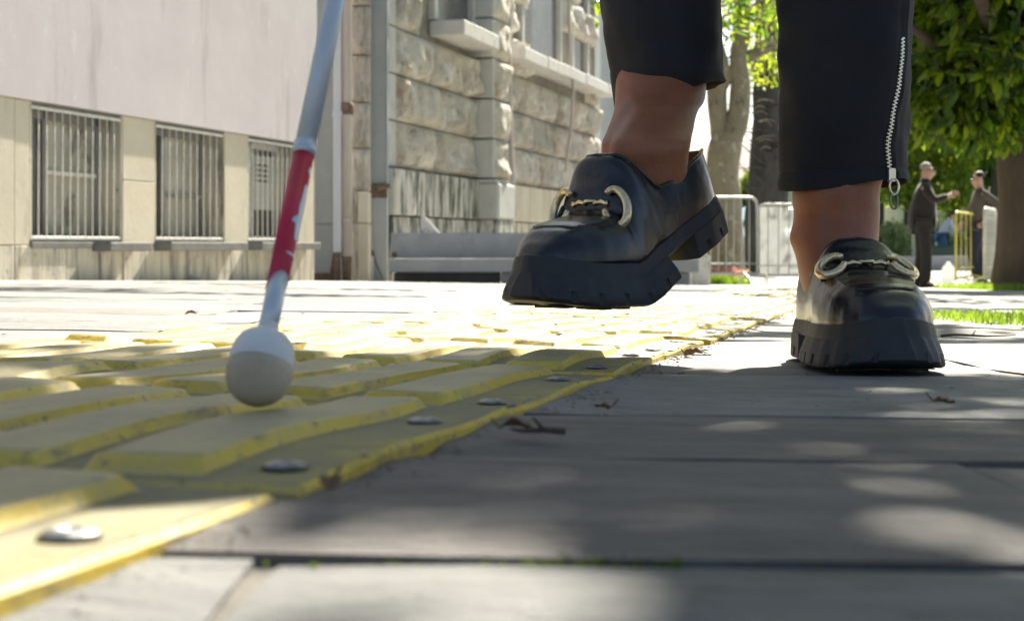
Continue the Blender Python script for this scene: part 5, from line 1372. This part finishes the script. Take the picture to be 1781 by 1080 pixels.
TR_ = [(P(1163, 170, 1.42), .0530, .053, .0), (P(1160, 130, 1.42), .0560, .055, .0), (P(1152, 60, 1.43), .059, .058, 0), (P(1147, 0, 1.44), .0615, .061, 0), (P(1145, -70, 1.45), .065, .065, 0),
       ((.150, 1.44, .50), .074, .074, 0), ((.145, 1.46, .64), .082, .084, 0), ((.150, 1.50, .78), .086, .095, 0), ((.155, 1.51, .86), .088, .10, 0)]
rR = trouser(TR_, lambda a: .016*math.cos(a) , seed=9, k=10)
q = MB(); q.loft(rL, caps=False); q.loft(rR, caps=False)
q.loft([[Vector((.205 + rx*math.cos(a), 1.52 + ry*math.sin(a), z)) for a in [2*math.pi*k/32 for k in range(32)]] for z, rx, ry in [(.78,.14,.11),(.84,.155,.125),(.92,.15,.125),(1.0,.135,.105)]])
tro = q.build('trousers', M['trouser'], pw, sm=True); solidify(tro, .0018, -1)
# hem stitch line + zip
def onL(z, a, out=0.0):
    best = min(range(len(rL)), key=lambda i: abs(rL[i][0].z - z)); 
    cs_ = interp(TL_, 14); c, rx, ry, tw = min(cs_, key=lambda c: abs(c[0].z - z))
    ex = -.0030 + tnoise(Vector((math.cos(a), math.sin(a))), z, 1)
    return Vector((c.x + (rx + ex + out)*math.cos(a), c.y + (ry + ex + out)*math.sin(a), z))
teeth = MB(); tape = MB(); zz_ = CZ + (425-66)/FPX*1.31; zend = CZ + (425-306)/FPX*1.31; k = 0; tapeL = []
z = zz_
while z > zend:
    a = zip_angle(z); 
    aL = a - .018 if k % 2 else a + .018
    p = onL(z, aL, .0042); tx = Vector((-math.sin(a), math.cos(a), 0)) * .0018; nrm = Vector((math.cos(a), math.sin(a), 0)) * .0012; up_ = Vector((0,0,.00062))
    vs_ = [p + sx*tx + sn*nrm + su*up_ for sx in (-1,1) for sn in (-1,1) for su in (-1,1)]
    teeth.add(vs_, [(0,1,3,2),(4,6,7,5),(0,4,5,1),(2,3,7,6),(0,2,6,4),(1,5,7,3)])
    z -= .00165; k += 1
z = zz_ + .006
while z > zend - .004:
    a = zip_angle(z); tapeL.append([onL(z, a + da, .0028 - .0004*abs(j-2)) for j, da in enumerate((-.12, -.06, 0, .06, .12))]); z -= .003
tape.loft(tapeL, caps=False, closed=False)
tape.build('zip_tape', M['blackplastic'], pw, sm=True)
zt = teeth.build('zip', M['zipmetal'], pw, kind='stuff')
a = zip_angle(zend); c0 = onL(zend + .002, a, .0062)
sl_ = MB(); sl_.box((-.0042,-.0022,-.007), (.0042,.0024,.005), .001); so_ = sl_.build('zip_slider', M['zipmetal'], pw); so_.location = c0; so_.rotation_euler = (0,0,a + math.pi/2)
rg = MB(); c1 = c0 + Vector((.0016,-.003,-.006))
rg.tube([c1 + Vector((.0042*math.sin(t_), 0, -.0060 + .0068*math.cos(t_))) for t_ in [2*math.pi*i/18 for i in range(19)]], .0012, 7); rg.build('zip_ring', M['zipmetal'], pw, sm=True)
tb = MB(); c2 = c1 + Vector((0, 0, -.0122)); tb.tube([c2 + Vector((.0034*math.sin(t_), 0, -.0065 + .0076*math.cos(t_))) for t_ in [2*math.pi*i/18 for i in range(19)]], .0010, 7)
tb.build('zip_pull', M['steel'], pw, sm=True)
# hem stitching ring
cs_ = interp(TL_, 14)
hz = .166; c, rx, ry, tw = min(cs_, key=lambda c: abs(c[0].z - hz)); q = MB()
# ================================================================== THE CANE
A = P(472, 578, .672); Bt = P(589, 0, .78)
ax = (Bt - A).normalized()
tipc = A - ax*.0188 + Vector((-.0022,0,-.0008))
cn = empty('white_cane', tipc, label='silver white cane with a red band and round rolling tip touching the yellow strip', cat='cane')
rot = ax.to_track_quat('Z', 'Y').to_euler(); cn.rotation_euler = rot
q = MB()
prof = [(.0005,-.0172),(.004,-.0167),(.0072,-.0155),(.0103,-.0134),(.0130,-.0104),(.0148,-.0062),(.0153,-.002),(.01525,.0018)]
q.loft([[(a_*math.cos(2*math.pi*j/32), a_*math.sin(2*math.pi*j/32), z_) for j in range(32)] for a_, z_ in prof]); q.build('worn_tip', M['ball_dirty'], cn, sm=True)
prof = [(.01525,.0019),(.0149,.0024),(.0149,.0030),(.0151,.0036),(.0148,.008),(.0140,.0122),(.0125,.0153),(.0100,.0176),(.0070,.0188),(.0052,.0196),(.0048,.024)]
q = MB(); q.loft([[(a_*math.cos(2*math.pi*j/32), a_*math.sin(2*math.pi*j/32), z_) for j in range(32)] for a_, z_ in prof]); q.build('rolling_tip', M['ball'], cn, sm=True)
Zc = lambda py: (P(472 + (589-472)*(578-py)/578, py, .672 + (.78-.672)*(578-py)/578) - tipc).length
zr0, zr1 = Zc(497), Zc(272)
def seg(z0, z1, r_, m, nm='shaft'):
    q = MB(); q.tube([(0,0,z0),(0,0,(z0+z1)/2),(0,0,z1)], r_, 28); return q.build(nm, m, cn, sm=True)
seg(.018, zr0 + .008, .0047, M['cane_white'])
# red reflective section with slanted lower edge
q = MB(); n = 28
q.loft([[(.0051*math.cos(2*math.pi*j/n), .0051*math.sin(2*math.pi*j/n), zr0 + .006*math.cos(2*math.pi*j/n - 2.4)) for j in range(n)],
        [(.0055*math.cos(2*math.pi*j/n), .0055*math.sin(2*math.pi*j/n), zr1) for j in range(n)]])
q.build('red_band', M['cane_red'], cn, sm=True)
lr = rot.to_matrix().inverted() @ Vector((.85, -.53, 0)); la = math.atan2(lr.y, lr.x)
rs_ = random.Random(12)
for (pa, pb2, wa) in [(332, 425, .55), (448, 452, 1.0), (300, 312, .25), (386, 400, 1.0)]:
    za, zb2 = Zc(pb2), Zc(pa); q = MB(); rows = []
    for i in range(9):
        f = i/8; z_ = za + (zb2-za)*f; hw_ = wa*(.55 + .45*math.sin(math.pi*min(1, f*1.1))) * rs_.uniform(.8, 1.1); r_ = .0051 + .0004*(z_-zr0)/(zr1-zr0) + .00025
        rows.append([(r_*math.cos(la + hw_*t + .2), r_*math.sin(la + hw_*t + .2), z_) for t in (-1,-.5,0,.5,1)])
    q.loft(rows, caps=False, closed=False); o = q.build('worn_patch', M['cane_white'], cn, sm=True)
tubeobj('joint_collar', [(0,0,zr1 - .002), (0,0,zr1 + .006)], .0060, M['cane_white'], cn, 24)
seg(zr1 + .004, zr1 + .24, .0054, M['cane_white']); seg(zr1 + .235, .98, .0057, M['cane_white'])
tubeobj('grip', [(0,0,.92),(0,0,.98),(0,0,1.12)], [.011,.0125,.012], M['blackplastic'], cn, 16)

scene.cycles.samples = 128
